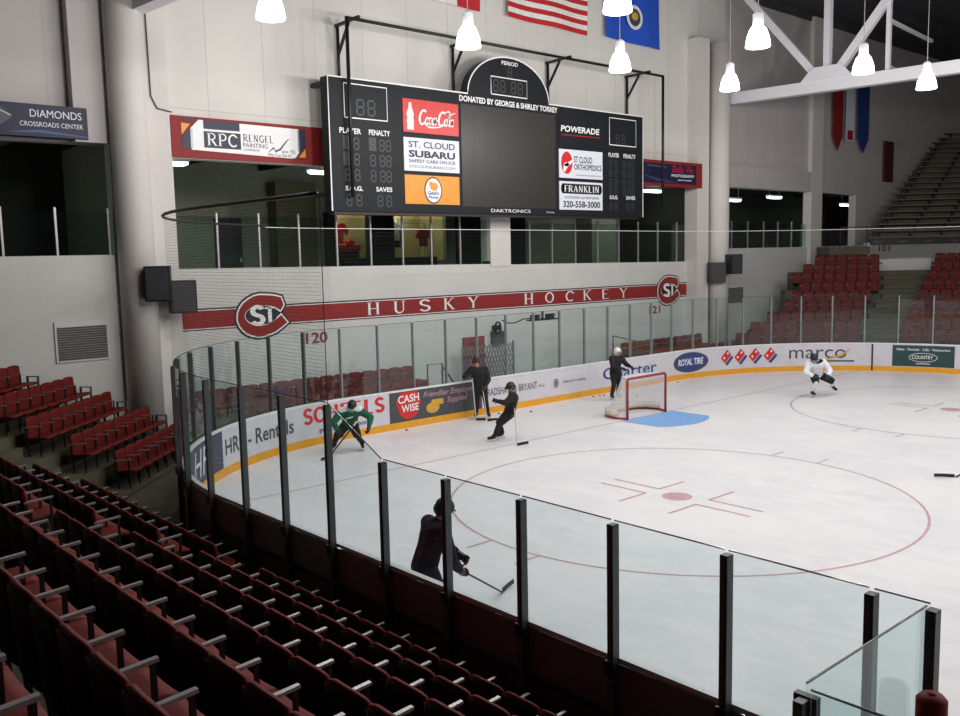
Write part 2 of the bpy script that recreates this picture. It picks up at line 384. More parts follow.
def sheet(mb, poly, fmap):
    if not getattr(fmap, 'curved', False): return mb.flat(poly, [tuple(range(len(poly)))], fmap)
    # on the bent boards a (convex) outline is cut into narrow upright slices
    x0 = min(p[0] for p in poly); x1 = max(p[0] for p in poly); n = max(1, int((x1-x0)/.05)); vs = []
    for i in range(n+1):
        x = min(max(x0+(x1-x0)*i/n, x0+1e-5), x1-1e-5); ys = []
        for a, b in zip(poly, poly[1:]+poly[:1]):
            if (a[0]-x)*(b[0]-x) <= 0 and abs(a[0]-b[0]) > 1e-9: ys.append(a[1]+(b[1]-a[1])*(x-a[0])/(b[0]-a[0]))
        vs += [(x, min(ys)), (x, max(ys))]
    return mb.flat(vs, [(2*i, 2*i+2, 2*i+3, 2*i+1) for i in range(n)], fmap)
def ring(mb, cx, cz, rx, rz, w, fmap, n=32):
    p = ell(cx, cz, rx, rz, n)+[(cx+rx, cz)]; vs, fs = ribbon(p, w); return mb.flat(vs, fs, fmap)
def rect(x0, x1, z0, z1): return [(x0, z0), (x1, z0), (x1, z1), (x0, z1)]
def onY(y): return lambda x, z: (x, y, z)
# ------------------------------------------------------------------ rink path
RN, RR = 7.15, 8.5; YE = 3.88; CXN = -15.2+RN; CXF = 6.5; CYN = YE-RN; CY = YE-RR; QN = RN*pi/2; QA = RR*pi/2
LN0 = CXN-QN-(14.42+CYN)      # near boards where the bench glass stands
def inner(L, off=0.):
    if L < CXN:
        a = (CXN-L)/RN; r = RN+off
        if a < pi/2: return (CXN-r*sin(a), CYN+r*cos(a))
        return (CXN-r, CYN-(CXN-L-QN))
    if L <= CXF: return (L, YE+off)
    r = RR+off
    a = (L-CXF)/RR
    if a < pi/2: return (CXF+r*sin(a), CY+r*cos(a))
    return (CXF+r, CY-(L-CXF-QA))
def lnear(y): return CXN-QN-(CYN-y)
LS = [LN0]+[CXN-QN+i*QN/30 for i in range(0, 31)]+[CXN+i*1.2 for i in range(1, 12)]+[CXF+i*QA/30 for i in range(0, 31)]+[CXF+QA+7.5]
def sweep(mb, prof, Ls=None):
    Ls = Ls or LS; n = len(prof); vs = []
    for L in Ls:
        for off, z in prof:
            x, y = inner(L, off); vs.append((x, y, z))
    fs = [(i*n+k, i*n+(k+1) % n, (i+1)*n+(k+1) % n, (i+1)*n+k) for i in range(len(Ls)-1) for k in range(n)]
    fs += [tuple(range(n)), tuple((len(Ls)-1)*n+k for k in range(n))]
    return mb.add(vs, fs)
def onB(off=-.012):
    f = lambda L, z: (*inner(L, off), z)
    f.curved = True; return f

# ice
out = [inner(L, 0.0) for L in LS]
out = [(-15.2, -30)]+out+[(15.0, -30)]
mb = MB(); mb.add([(x, y, 0) for x, y in out]+[(x, y, -.06) for x, y in out], [tuple(range(len(out)))]+[(i, (i+1) % len(out), len(out)+(i+1) % len(out), len(out)+i) for i in range(len(out))])
ice = struct('floor_ice', mb, 'ice', 'white skated ice sheet inside the boards')
def icemark(name, m, mb, label=None):
    o = mb.build(name, m, ice)
    if label: o['label'] = label
    return o
fl = lambda z=.003: (lambda x, y: (x, y, z))
mb = MB(); sheet(mb, rect(-13.82, 13.62, -.025, .025), fl()); icemark('goal_line', 'lred', mb)
for cx in (-6.845, 6.845):
    mb = MB(); ring(mb, cx, -6.1, 4.57, 4.57, .05, fl(), 96)
    for sx in (-1, 1):
        for dy in (-.58, .58):
            a, b = sorted((cx+sx*4.5, cx+sx*5.1)); sheet(mb, rect(a, b, -6.1+dy-.025, -6.1+dy+.025), fl(.004))
        for sy in (-1, 1):
            x = cx+sx*.22; y = -6.1+sy*.61
            a, b = sorted((x, x+sx*.87)); sheet(mb, rect(a, b, y-.03, y+.03), fl(.004))
            a, b = sorted((y, y+sy*1.2)); sheet(mb, rect(x-.03, x+.03, a, b), fl(.004))
    icemark('faceoff_circle', 'lred', mb)
    mb = MB(); sheet(mb, ell(cx, -6.1, .3, .3), fl(.005)); icemark('faceoff_dot', 'lred', mb)
mb = MB(); pl = [(-1.22, -.03)]+[(1.83*sin(a), -1.83*cos(a)) for a in [radians(t) for t in range(-42, 43, 6)]]+[(1.22, -.03)]
pl = [(max(-1.22, min(1.22, x)), y) for x, y in pl]
sheet(mb, pl, fl(.004)); icemark('goal_crease', 'lblue', mb, 'pale blue goal crease')
# concrete slab around the rink
mb = MB(); mb.box(-34, 60, -34, 20, -.3, -.09); struct('floor', mb, 'conc', 'bare concrete arena floor')

# ------------------------------------------------------------------ boards
boards = thing('dasher_boards', 'white rink boards with advertising and a yellow kick plate along the ice', 'rink boards', (0, YE, 0))
mb = MB(); sweep(mb, [(0, .2), (.02, .2), (.02, 1.08), (0, 1.08)]); mb.build('board_facing', 'boardwhite', boards)
mb = MB(); sweep(mb, [(-.012, 0), (.02, 0), (.02, .2), (-.012, .2)]); mb.build('kick_plate', 'yellow', boards)
mb = MB(); sweep(mb, [(-.015, 1.08), (.068, 1.08), (.068, 1.125), (-.015, 1.125)]); mb.build('cap_rail', 'caprail', boards)
mb = MB(); sweep(mb, [(.04, .55), (.06, .55), (.06, 1.08), (.04, 1.08)]); mb.build('backing_panel', 'brown', boards)
mb = MB(); sweep(mb, [(.04, -.09), (.06, -.09), (.06, .5), (.04, .5)]); mb.build('lower_backing_panel', 'brown2', boards)
mb = MB(); sweep(mb, [(.035, .49), (.068, .49), (.068, .56), (.035, .56)]); sweep(mb, [(.035, -.09), (.068, -.09), (.068, .0), (.035, .0)]); mb.build('frame_rail', 'frame', boards)
mb = MB()
for L in (15.42,): mb.prism(rect(L-.03, L+.03, .02, 1.08), lambda x, z, d: (*inner(x, -.014-d), z), .006)
mb.build('gate_edge', 'frame', boards)
def advert(name, L0, L1, z0, z1, m, label):
    mb = MB(); n = max(2, int((L1-L0)/.3)); p = [L0+(L1-L0)*i/n for i in range(n+1)]
    vs = [(*inner(L, -.006), z) for L in p for z in (z0, z1)]
    mb.add(vs, [(2*i, 2*i+2, 2*i+3, 2*i+1) for i in range(n)]); o = mb.build(name, m, boards); o['label'] = label; return o
def adtext(par, name, m, fn):
    mb = MB(); fn(mb); return mb.build(name, m, par)
B1 = onB(-.014); B2 = onB(-.02)
a = advert('advert', -15.4, -12.95, .2, 1.07, 'slate', 'slate blue advert in the near corner')
adtext(a, 'lettering', 'sbwhite', lambda m: (text(m, 'HF', -14.9, -13.75, .35, .95, B1, .0, .2)))
a = advert('advert', -12.95, -9.8, .2, 1.07, 'boardwhite', 'white rentals advert with dark letters')
adtext(a, 'lettering', 'greyp', lambda m: (text(m, 'HRL - Rentals', -12.82, -9.98, .46, .84, B1, .015)))
a = advert('advert', -9.8, -6.72, .2, 1.07, 'boardwhite', 'white advert with red capitals')
adtext(a, 'lettering', 'ltred', lambda m: serif(m, 'SCHEELS', -9.62, -6.9, .6, 1.0, B1, .06, wt=1.6))
adtext(a, 'slogan', 'greyp', lambda m: text(m, 'gear. passion. sports.', -9.1, -7.3, .28, .44, B1, .012))
a = advert('advert', -6.72, -3.2, .2, 1.07, 'greyp', 'dark grocery advert with a tilted red badge')
def badge(m):
    sheet(m, [(-6.5, .78), (-6.3, 1.05), (-5.72, 1.06), (-5.6, .75), (-5.72, .38), (-5.95, .26), (-6.2, .27), (-6.38, .45)], B1)
adtext(a, 'badge', 'ltred', badge)
adtext(a, 'lettering', 'white2', lambda m: (text(m, 'CASH', -6.42, -5.66, .73, .96, B2, .02, 0, .04), text(m, 'WISE', -6.3, -5.68, .46, .68, B2, .02, 0, .04)))
adtext(a, 'slogan', 'lred', lambda m: (text(m, 'Friendlier Employee', -5.5, -3.5, .76, .98, B2, .0, .3), text(m, 'Supplied', -4.6, -3.8, .52, .74, B2, .0, .3)))
adtext(a, 'gold_mark', 'gold', lambda m: (sheet(m, ell(-5.15, .48, .26, .16), B1), sheet(m, rect(-5.2, -4.75, .55, .72), B2)))
a = advert('advert', -3.2, 1.9, .2, 1.07, 'boardwhite', 'white advert with thin grey capitals')
adtext(a, 'lettering', 'greyp', lambda m: (text(m, 'BRADSHAW & BRYANT', -3.1, -.78, .55, .78, B1), text(m, 'PLLC', -.7, -.42, .58, .66, B1), text(m, 'AmeriCare mobility', .45, 1.6, .56, .68, B1, .0, .2)))
adtext(a, 'ring_mark', 'greyp', lambda m: (ring(m, .12, .62, .1, .13, .035, B1), sheet(m, rect(.08, .16, .55, .7), B1)))
a = advert('advert', 1.9, 6.2, .2, 1.07, 'boardwhite', 'white advert with blue lower case letters')
adtext(a, 'lettering', 'blue', lambda m: text(m, 'Charter', 2.5, 5.55, .46, .88, B1, .01))
a = advert('advert', 6.2, 9.0, .2, 1.07, 'boardwhite', 'white advert with a blue oval')
adtext(a, 'oval_rim', 'greyp', lambda m: sheet(m, ell(7.56, .63, .98, .39), B1))
adtext(a, 'oval', 'blue', lambda m: sheet(m, ell(7.58, .65, .84, .32), B2))
adtext(a, 'lettering', 'white2', lambda m: text(m, 'ROYAL TIRE', 6.86, 8.26, .52, .78, onB(-.026), .02, .15))
a = advert('advert', 9.0, 11.85, .2, 1.07, 'boardwhite', 'white advert with four red and blue diamonds')
for i, L in enumerate((9.46, 10.1, 10.76, 11.42)):
    def dia(m, L=L):
        sheet(m, [(L-.3, .66), (L-.1, .44), (L+.2, .78), (L, 1.0)], B1)
    adtext(a, 'red_diamond_half', 'ltred', dia)
    adtext(a, 'blue_diamond_half', 'blue', lambda m, L=L: sheet(m, [(L-.08, .42), (L, .33), (L+.3, .66), (L+.22, .76)], B1))
    adtext(a, 'diamond_dots', 'white2', lambda m, L=L: (sheet(m, ell(L-.14, .66, .05, .06), B2), sheet(m, ell(L+.03, .84, .05, .06), B2)))
a = advert('advert', 11.85, 15.3, .2, 1.07, 'boardwhite', 'white advert with wide grey letters and a gold swoosh')
adtext(a, 'lettering', 'greyp', lambda m: text(m, 'marco', 12.2, 14.45, .5, .86, B1))
adtext(a, 'swoosh', 'gold', lambda m: m.flat(*ribbon([(13.3, .42), (13.8, .48), (14.3, .64), (14.62, .9)], [.02, .06, .09, .02]), B2))
adtext(a, 'swoosh_tail', 'slate', lambda m: sheet(m, rect(13.7, 14.75, .36, .42), B1))
a = advert('advert', 16.15, 18.35, .22, 1.05, 'greenp', 'dark green advert with white lettering')
adtext(a, 'lettering', 'white2', lambda m: (text(m, 'Sales · Rentals · Lilly · Restaurant', 16.3, 18.2, .82, .94, B1, .01), text(m, 'COUNTRY', 16.85, 17.6, .52, .66, B1, .01)))
adtext(a, 'oval_ring', 'sbwhite', lambda m: (ring(m, 17.25, .58, .5, .17, .02, B1), sheet(m, rect(17., 17.5, .32, .35), B1)))

# ------------------------------------------------------------------ glass and posts
near_y = [-7.909-1.216*i for i in range(6)]
LPN = [lnear(-14.42)]+[lnear(y) for y in reversed(near_y)]             # bench corner post and the low posts
LPT = [lnear(-6.69), lnear(-5.477), lnear(-4.26)]                         # tall posts from here on
a0 = lnear(-3.04); a1 = -8.21; n_arc = 9
LPT += [a0+(a1-a0)*i/n_arc for i in range(n_arc)]+[-8.21, -6.97]+[-5.73+1.235*i for i in range(11)]
L = LPT[-1]
while L < CXF+QA+2.5: L += 1.215; LPT.append(L)
PO = .118
def place(L): x, y = inner(L, PO); x2, y2 = inner(L+.02, PO); return x, y, atan2(y2-y, x2-x)
def post_proto(h, name, near=False):
    t = thing(name, 'x', 'glass post')
    m = MB(); w, d = (.036, .045) if near else (.022, .045)
    if h > 2.8 and near: w = .03
    # channel section: two flanges and a web
    m.box(-w, w, -d, d, -.09, h); m.box(-w*.45, w*.45, -d-.01, d+.012, 1.14, h-.01)
    m.build('mullion', 'nearpost' if near else 'post', t)
    m = MB(); m.box(-w, w, -d, d, h, h+.012); m.build('end_cap', 'black', t)
    m = MB(); m.box(-.05, .05, .046, .075, .98, 1.12); m.build('bracket', 'black', t)
    return t
def where(L):
    if L < CXN-QN+.1: return 'near boards'
    if L < CXN-.5: return 'near corner'
    if L < CXF+.2: return 'end boards'
    if L < CXF+QA: return 'far corner'
    return 'far side boards'
def poleset(Ls, h, kind, grp, near):
    proto = None; cnt = {}
    for L in Ls:
        x, y, rz = place(L); w = where(L) if kind == 'tall' else 'low glass'
        if kind == 'tall' and near and w == 'near boards': w = 'near corner'
        cnt[w] = cnt.get(w, 0)+1
        lab = {'low glass': '%s dark post of the low near glass, counted from the bench corner',
               'near corner': '%s tall dark post round the near corner, counted from the low glass',
               'end boards': '%s tall grey post behind the end boards, counted from the left',
               'far corner': '%s tall grey post round the far corner, counted from the left',
               'far side boards': '%s tall grey post along the far side boards'}[w] % ORD[cnt[w]-1]
        if proto is None:
            proto = post_proto(h, 'glass_post', near); proto.location = (x, y, 0); proto.rotation_euler = (0, 0, rz); proto['label'] = lab; proto['group'] = grp
            WM[proto] = Matrix.Translation((x, y, 0)) @ Matrix.Rotation(rz, 4, 'Z')
        else: dup(proto, (x, y, 0), rz, lab, grp)
poleset(LPN, 2.42, 'low', 'low posts of the near glass', True)
nt_ = [L for L in LPT if where(L) in ('near boards', 'near corner')]
poleset(nt_, 3.0, 'tall', 'tall posts of the near corner', True)
poleset([L for L in LPT if L not in nt_], 3.0, 'tall', 'tall posts behind the end boards and far corner', False)
def pane(L0, L1, h0, h1, lab, grp, base=1.1):
    m = MB(); n = 1 if (where(L0) in ('near boards', 'end boards') and where(L1) in ('near boards', 'end boards')) else 4
    e = .02; A, Bq = L0+e, L1-e; vs = []
    for i in range(n+1):
        L = A+(Bq-A)*i/n; h = h0+(h1-h0)*i/n
        for off in (PO-.006, PO+.006):
            x, y = inner(L, off); vs += [(x, y, base), (x, y, h)]
    fs = []
    for i in range(n):
        b = i*4; c = b+4
        fs += [(b, c, c+1, b+1), (b+2, b+3, c+3, c+2), (b+1, c+1, c+3, b+3), (b, b+2, c+2, c)]
    fs += [(0, 1, 3, 2), (4*n, 4*n+2, 4*n+3, 4*n+1)]
    m.add(vs, fs); x, y, rz = place((L0+L1)/2)
    o = m.build('safety_glass', 'glass', loc=(x, y, base)); tag(o, lab, 'glass panel', grp)
    e_ = MB(); e_.tube([(*inner(A+(Bq-A)*i/n, PO), h0+(h1-h0)*i/n+.002) for i in range(n+1)], .0075, 4); e_.build('glass_edge', 'gedge', o)
    return o
for i in range(len(LPN)-1):
    pane(LPN[i], LPN[i+1], 2.47, 2.47, '%s low clear pane of the near glass, counted from the bench corner' % ORD[i], 'low panes of the near glass')
pane(LPN[-1], LPT[0], 2.47, 3.04, 'clear glass pane with a sloping top where low glass meets tall glass', 'low panes of the near glass')
cnt = {}
for i in range(len(LPT)-1):
    w = where((LPT[i]+LPT[i+1])/2); w = 'near corner' if w == 'near boards' else w; cnt[w] = cnt.get(w, 0)+1
    lab = {'near corner': '%s tall clear pane round the near corner, counted from the low glass', 'end boards': '%s tall clear pane above the end boards, counted from the left',
           'far corner': '%s tall clear pane round the far corner, counted from the left', 'far side boards': '%s tall clear pane above the far side boards'}[w] % ORD[cnt[w]-1]
    pane(LPT[i], LPT[i+1], 3.04, 3.04, lab, 'tall glass panes')
# players' bench enclosure at the near side
def freepane(a, b, z0, z1, lab):
    m = MB(); m.beam((a[0], a[1], (z0+z1)/2), (b[0], b[1], (z0+z1)/2), .012, z1-z0)
    o = m.build('safety_glass', 'glass', loc=(a[0], a[1], z0)); tag(o, lab, 'glass panel', 'bench glass')
    e_ = MB(); e_.tube([(*a, z1+.002), (*b, z1+.002)], .008, 4); e_.build('glass_edge', 'gedge', o); return o
freepane((-15.38, -14.4), (-17.0, -14.4), 1.0, 2.47, 'clear bench pane running from the corner post back to the stand')
freepane((-17.06, -14.46), (-17.06, -16.0), 1.0, 2.47, 'clear bench pane behind the bench facing the stand')
t = thing('glass_post', 'dark bench post standing nearest the stand at the bottom right', 'glass post', (-17.06, -14.4, 0), 0, 'bench posts')
m = MB(); m.box(-17.1, -17.02, -14.43, -14.37, -.09, 2.39); m.build('mullion', 'nearpost', t)
m = MB(); m.box(-17.02, -16.97, -14.47, -14.33, -.09, 2.4); m.build('cover_strip', 'black', t)
m = MB(); m.box(-17.1, -15.4, -14.42, -14.38, -.09, 1.0); m.box(-17.08, -17.04, -16., -14.42, -.09, 1.0)
o = m.build('bench_wall', 'brown', loc=(-16.2, -14.4, -.09)); tag(o, 'brown low wall under the bench glass', 'low wall')
t = thing('gate_post', 'red padded gate post beside the bench corner post', 'gate post', (-15.57, -14.53, 0))
m = MB(); m.lathe([(.06, -.09), (.06, 1.75)], (-15.57, -14.53, 0), 14); m.build('post', 'nearpost', t)
m = MB(); m.lathe([(.0, 1.95), (.07, 1.945), (.1, 1.91), (.1, 1.3), (.075, 1.27)], (-15.57, -14.53, 0), 18); m.lathe([(.0, 1.96), (.03, 1.955), (.035, 1.93)], (-15.57, -14.53, 0), 10); m.build('padding', 'red', t)

# ------------------------------------------------------------------ netting
def netsheet(name, L0, L1, z0, z1, m, lab):
    b = MB(); n = max(2, int(abs(L1-L0)/.35)); b.uv = []
    for i in range(n+1):
        L = L0+(L1-L0)*i/n; x, y = inner(L, PO+.02)
        b.v += [V((x, y, z0)), V((x, y, z1))]; b.uv += [(L, z0), (L, z1)]
    for i in range(n): b.f.append([2*i, 2*i+2, 2*i+3, 2*i+1]); b.sm.append(False)
    x, y = inner((L0+L1)/2, PO+.02)
    o = b.build(name, m, loc=(x, y, z0)); return tag(o, lab, 'safety net')
netsheet('safety_net', lnear(-6.69), -8.4, 3.05, 5.72, 'net', 'dark knotted safety net hung above the near corner glass')
netsheet('safety_net', -8.4, CXF+QA+2.5, 3.05, 5.66, 'endnet', 'fine pale safety net hung above the end glass')
m = MB(); pts = [(*inner(lnear(-6.71)+i*(-10.4-lnear(-6.71))/36, PO+.03), 5.76) for i in range(37)]
m.tube(pts, .028, 6); x, y = inner(lnear(-6.71), PO)
m.tube([(x, y, 5.76), (x, y, 3.02)], .006, 5)
o = m.build('net_pipe', 'black', loc=(x, y, 3.02)); tag(o, 'black curved pipe carrying the net over the near corner', 'pipe')
m = MB(); m.tube([(*inner(-10.5+i*(CXF+QA+2.5+10.5)/70, PO+.03), 5.72-.12*i/70) for i in range(71)], .009, 5)
o = m.build('net_cable', 'cable', loc=(*inner(-10.5, PO), 5.7)); tag(o, 'white steel cable strung along the top of the end net', 'cable')
# ------------------------------------------------------------------ walls
def PY(y0, dep): return lambda x, z, d: (x, y0+d*(1 if dep > 0 else -1), z)
m = MB()
m.prism([(-11.36, -.09), (12.5, -.09), (12.5, 4.44), (1.05, 4.56), (1.05, 4.7), (.1, 4.7), (.1, 4.6), (-11.36, 4.72)], PY(7, 1), .4)
m.prism(rect(-12.95, -11.3, -.09, 16), PY(7.02, 1), .38); m.prism(rect(12.3, 14.6, -.09, 16), PY(7.02, 1), .38)
m.prism(rect(-34, -12.9, -.09, 5.13), PY(7.01, 1), .4)
m.prism(rect(14.5, 23.7, -.09, 4.98), PY(7.01, 1), .4); m.prism(rect(23.7, 60, -.09, 4.97), PY(7.01, 1), .4)
struct('wall_back', m, 'cmu', 'white painted block wall behind the end boards')
m = MB(); m.prism(rect(-11.4, 12.45, 7.68, 16.5), PY(7.0, 1), .4)
struct('wall_back_upper', m, 'upwall', 'tall off-white panel wall above the concourse opening')
m = MB(); m.prism(rect(-34, -12.9, 7.95, 16.5), PY(7.35, 1), .4); m.prism(rect(-13.78, -12.3, 7.95, 16.5), PY(7.0, 1), .4)
struct('wall_left_upper', m, 'sidewall', 'dim off-white wall above the left opening')
m = MB(); m.prism(rect(14.4, 60, 8.0, 17.5), PY(7.06, 1), .4); m.prism(rect(14.4, 22.3, 7.77, 8.75), PY(6.85, 1), .5)
m.prism(rect(23.4, 27.31, 7.77, 8.1), PY(7.0, 1), .4); m.prism(rect(27.3, 60, 4.9, 8.1), PY(7.0, 1), .4)
struct('wall_right_upper', m, 'sidewall', 'dim wall beyond the right column')
m = MB(); m.prism(rect(.1, 1.08, 4.5, 7.8), PY(6.96, 1), .5); struct('wall_pier', m, 'colw', 'white pier between the two concourse openings')
m = MB(); m.box(-12.2, -11.42, 6.78, 7.1, -.09, 16.4); struct('column_pilaster', m, 'colw', 'flat white pilaster beside the left round column')
m = MB(); m.lathe([(.46, -.09), (.46, 16.4)], (-12.52, 6.78, 0), 36); struct('column_round', m, 'colw', 'tall round white column by the left wall')
m = MB(); m.box(11.75, 12.6, 6.45, 7.1, -.09, 13.9); struct('column_pilaster', m, 'colw', 'flat white pilaster beside the right round column')
m = MB(); m.lathe([(.46, -.09), (.46, 13.75)], (13.2, 6.35, 0), 36); struct('column_round', m, 'colw', 'round white column carrying the roof truss')
m = MB(); m.box(22.2, 23.3, 6.84, 7.3, -.09, 16.4); struct('column_far', m, 'colw', 'square white column at the far opening')
m = MB(); m.box(-34, 60, -40, 30, 16.6, 16.8)
for y in range(-38, 30, 3): m.box(-34, 60, y, y+.18, 16.2, 16.6)
struct('ceiling', m, 'roof', 'dark roof deck with purlins')
m = MB(); m.box(60, 60.4, -40, 30, -.09, 16.8); struct('wall_right', m, 'roof')
m = MB(); m.box(-34.4, -34, -40, 30, -.09, 16.8); struct('wall_left', m, 'roof')
m = MB(); m.box(-34, 60, -40.4, -40, -.09, 16.8); struct('wall_front', m, 'roof')
# concourse behind the openings
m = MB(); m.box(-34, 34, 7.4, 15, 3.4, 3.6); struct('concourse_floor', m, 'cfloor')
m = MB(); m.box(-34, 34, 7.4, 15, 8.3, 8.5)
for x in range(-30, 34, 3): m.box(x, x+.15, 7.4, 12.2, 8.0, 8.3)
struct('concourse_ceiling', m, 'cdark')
m = MB(); Y = 12.2
for r in ((-12.3, -3.45, 3.6, 8.3), (-3.45, 2.5, 3.6, 4.75), (-3.45, 2.5, 6.6, 8.3), (-1.5, -.45, 4.75, 6.6), (2.4, 13.7, 3.6, 8.3)): m.prism(rect(*r), PY(Y, 1), .2)
m.box(-12.5, -12.3, 7.4, 12.4, 3.6, 8.3)
struct('concourse_wall', m, 'cwall', 'grey green wall across the concourse')
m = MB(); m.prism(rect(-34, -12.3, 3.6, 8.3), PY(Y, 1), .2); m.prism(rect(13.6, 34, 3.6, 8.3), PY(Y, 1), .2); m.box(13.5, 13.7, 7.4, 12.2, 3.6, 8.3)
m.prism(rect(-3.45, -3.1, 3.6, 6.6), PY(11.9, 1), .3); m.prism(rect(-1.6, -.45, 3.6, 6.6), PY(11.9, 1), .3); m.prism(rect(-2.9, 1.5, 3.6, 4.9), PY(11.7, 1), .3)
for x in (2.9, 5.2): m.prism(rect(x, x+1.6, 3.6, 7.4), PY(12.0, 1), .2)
struct('concourse_panels', m, 'cdark', 'dark panels in the concourse')
m = MB(); m.prism(rect(-5.7, -4.1, 3.6, 7.6), PY(11.6, 1), .6); struct('concourse_pier', m, 'olive', 'olive pier in the concourse')
m = MB(); m.prism(rect(10.3, 12.0, 3.6, 8.3), PY(11.2, 1), .9); struct('concourse_pier', m, 'cwall', 'pale pier in the right concourse')
m = MB(); m.box(-3.4, 2.5, 14, 14.2, 3.6, 7); m.box(-3.5, -3.4, 12.4, 14, 3.6, 7); m.box(2.45, 2.55, 12.4, 14, 3.6, 7); m.box(-3.4, 2.5, 12.4, 14, 6.9, 7.)
struct('shop_wall', m, 'store', 'yellow lit wall of the team shop')
d = thing('concourse_door', 'dark door in the grey concourse wall behind the left railing', 'door', (-7.27, 12.2, 3.6))
m = MB(); m.box(-7.76, -6.78, 12.12, 12.2, 3.6, 6.35); m.build('door_leaf', 'black', d)
m = MB(); m.box(-6.92, -6.86, 12.05, 12.14, 4.85, 5.0); m.build('handle', 'steel', d)
# shop goods
def jersey(name, x, y, z, w, h, col, lab, num=None):
    t = thing(name, lab, 'jersey', (x, y, z))
    p = [(-.3, -.5), (.3, -.5), (.32, .2), (.52, -.05), (.66, .1), (.4, .5), (.14, .52), (0, .44), (-.14, .52), (-.4, .5), (-.66, .1), (-.52, -.05), (-.32, .2)]
    m = MB(); m.prism([(x+a*w, z+b*h) for a, b in p], lambda u, v, d: (u, y-.06+d, v), .12); m.build('shirt', col, t)
    m = MB(); m.tube([(x-.2*w, y, z+.5*h), (x, y, z+.62*h), (x+.2*w, y, z+.5*h)], .012, 5); m.build('hanger', 'steel', t)
    return t
jersey('hanging_jersey', -2.2, 13.2, 5.85, .75, .8, 'ltred', 'red jersey hanging in the lit left shop window')
jersey('hanging_jersey', .55, 13.2, 5.95, .6, .75, 'wjersey', 'white jersey hanging in the wide shop window')
jersey('hanging_jersey', 2.0, 13.2, 5.7, .6, .75, 'red', 'dark red jersey hanging at the right of the wide shop window')
t = thing('display_table', 'red draped display table in the left shop window', 'table', (-2.1, 12.9, 3.6))
m = MB(); m.box(-2.75, -1.55, 12.6, 13.2, 5.2, 5.4); m.build('red_cloth', 'ltred', t)
m = MB(); m.box(-2.7, -1.6, 12.65, 13.15, 3.6, 5.2); m.build('table_base', 'cdark', t)
m = MB(); m.ball((-1.85, 12.9, 5.52), .22, .2, .13); o = m.build('red_hat', 'ltred', loc=(-1.85, 12.9, 5.4)); tag(o, 'red hat on the red display table', 'hat')
t = thing('display_rack', 'pale steel clothes rack in the wide shop window', 'clothes rack', (1.2, 13.5, 3.6))
m = MB(); m.tube([(.0, 13.5, 3.6), (.0, 13.5, 6.3), (2.3, 13.5, 6.3), (2.3, 13.5, 3.6)], .02, 6); m.build('rail', 'steel', t)
for i, c in enumerate(('white', 'greenp', 'signred', 'cdark', 'boardwhite')):
    m = MB(); m.prism([(0+.12+i*.2, 5.3), (.24+i*.2, 5.3), (.22+i*.2, 6.22), (.14+i*.2, 6.22)], lambda u, v, d: (u, 13.3+d, v), .4); m.build('garment', c, t)
# fluorescent fixtures
def fixture(x, y, z, lab):
    t = thing('ceiling_light', lab, 'ceiling light', (x, y, z), 0, 'concourse fluorescent lights')
    m = MB(); m.box(x-.65, x+.65, y-.12, y+.12, z, z+.08); m.tube([(x-.5, y, z), (x-.5, y, 8.3)], .012, 5); m.tube([(x+.5, y, z), (x+.5, y, 8.3)], .012, 5); m.build('housing', 'white', t)
    m = MB(); m.prism([(x-.6, z), (x-.6, z-.07), (x-.5, z-.11), (x+.5, z-.11), (x+.6, z-.07), (x+.6, z)], lambda u, v, d: (u, y-.1+d, v), .2); m.build('diffuser', 'fluo', t)
    l = bpy.data.lights.new('fluorescent_glow', 'POINT'); l.energy = 24; l.color = (.92, 1, .92); l.shadow_soft_size = .3
    o = bpy.data.objects.new('fluorescent_glow', l); COL.objects.link(o); o.location = (x, y, z-.45)
for x, y, z, lab in ((-10.62, 9, 7.8, 'green-white fluorescent light under the left end of the long red sign'), (-5.31, 9, 7.76, 'white fluorescent light showing at the left edge of the scoreboard'), (11.98, 9, 7.68, 'green-white fluorescent light under the small red sign on the right'),
                  (18.4, 9, 7.42, 'lower fluorescent light in the opening right of the round column'), (18.0, 10.5, 7.75, 'upper fluorescent light in the opening right of the round column'), (22.3, 9, 7.66, 'right hand fluorescent light in the opening before the square column'), (30.2, 9.0, 7.42, 'fluorescent light in the small far opening beyond the square column'), (-16.2, 9.3, 7.7, 'fluorescent light in the dark left opening')):
    fixture(x, y, z, lab)
for x in (-2.4, .9):
    l = bpy.data.lights.new('shop_glow', 'POINT'); l.energy = 26; l.color = (1, .95, .8); l.shadow_soft_size = .2
    o = bpy.data.objects.new('shop_glow', l); COL.objects.link(o); o.location = (x, 13.1, 6.7)
# concourse railings
def railing(xs, zb, zt, x0, x1, lab):
    zb_ = zb if callable(zb) else (lambda x: zb)
    t = thing('glass_railing', lab, 'railing', ((x0+x1)/2, 7.2, zb_((x0+x1)/2)))
    for x in xs:
        m = MB(); m.box(x-.025, x+.025, 7.1, 7.16, zb_(x)-.02, zt); m.build('rail_post', 'arm', t)
    ed = [x0]+list(xs)+[x1]
    for a, b in zip(ed[:-1], ed[1:]):
        if b-a < .3: continue
        m = MB(); m.box(a+.03, b-.03, 7.12, 7.132, zb_(a)+.02, zt-.1); m.build('rail_pane', 'rail_glass', t)
z1 = lambda x: 4.72-.0105*(x+11.36); z2 = lambda x: 4.56-.0105*(x-1.05)
railing((-10.09, -8.8, -7.49, -6.17, -4.9, -3.64, -2.44, -1.17), z1, 6.25, -11.3, .1, 'glass railing with grey posts in the opening below the scoreboard')
railing((2.2, 3.4, 4.7, 6.0, 7.3, 8.55, 9.87, 11.2), z2, 6.15, 1.05, 12.3, 'glass railing right of the white pier')
railing((-18.1, -16.85, -15.6, -14.36, -13.07), 5.13, 6.32, -20, -12.95, 'glass railing in the dark left opening')
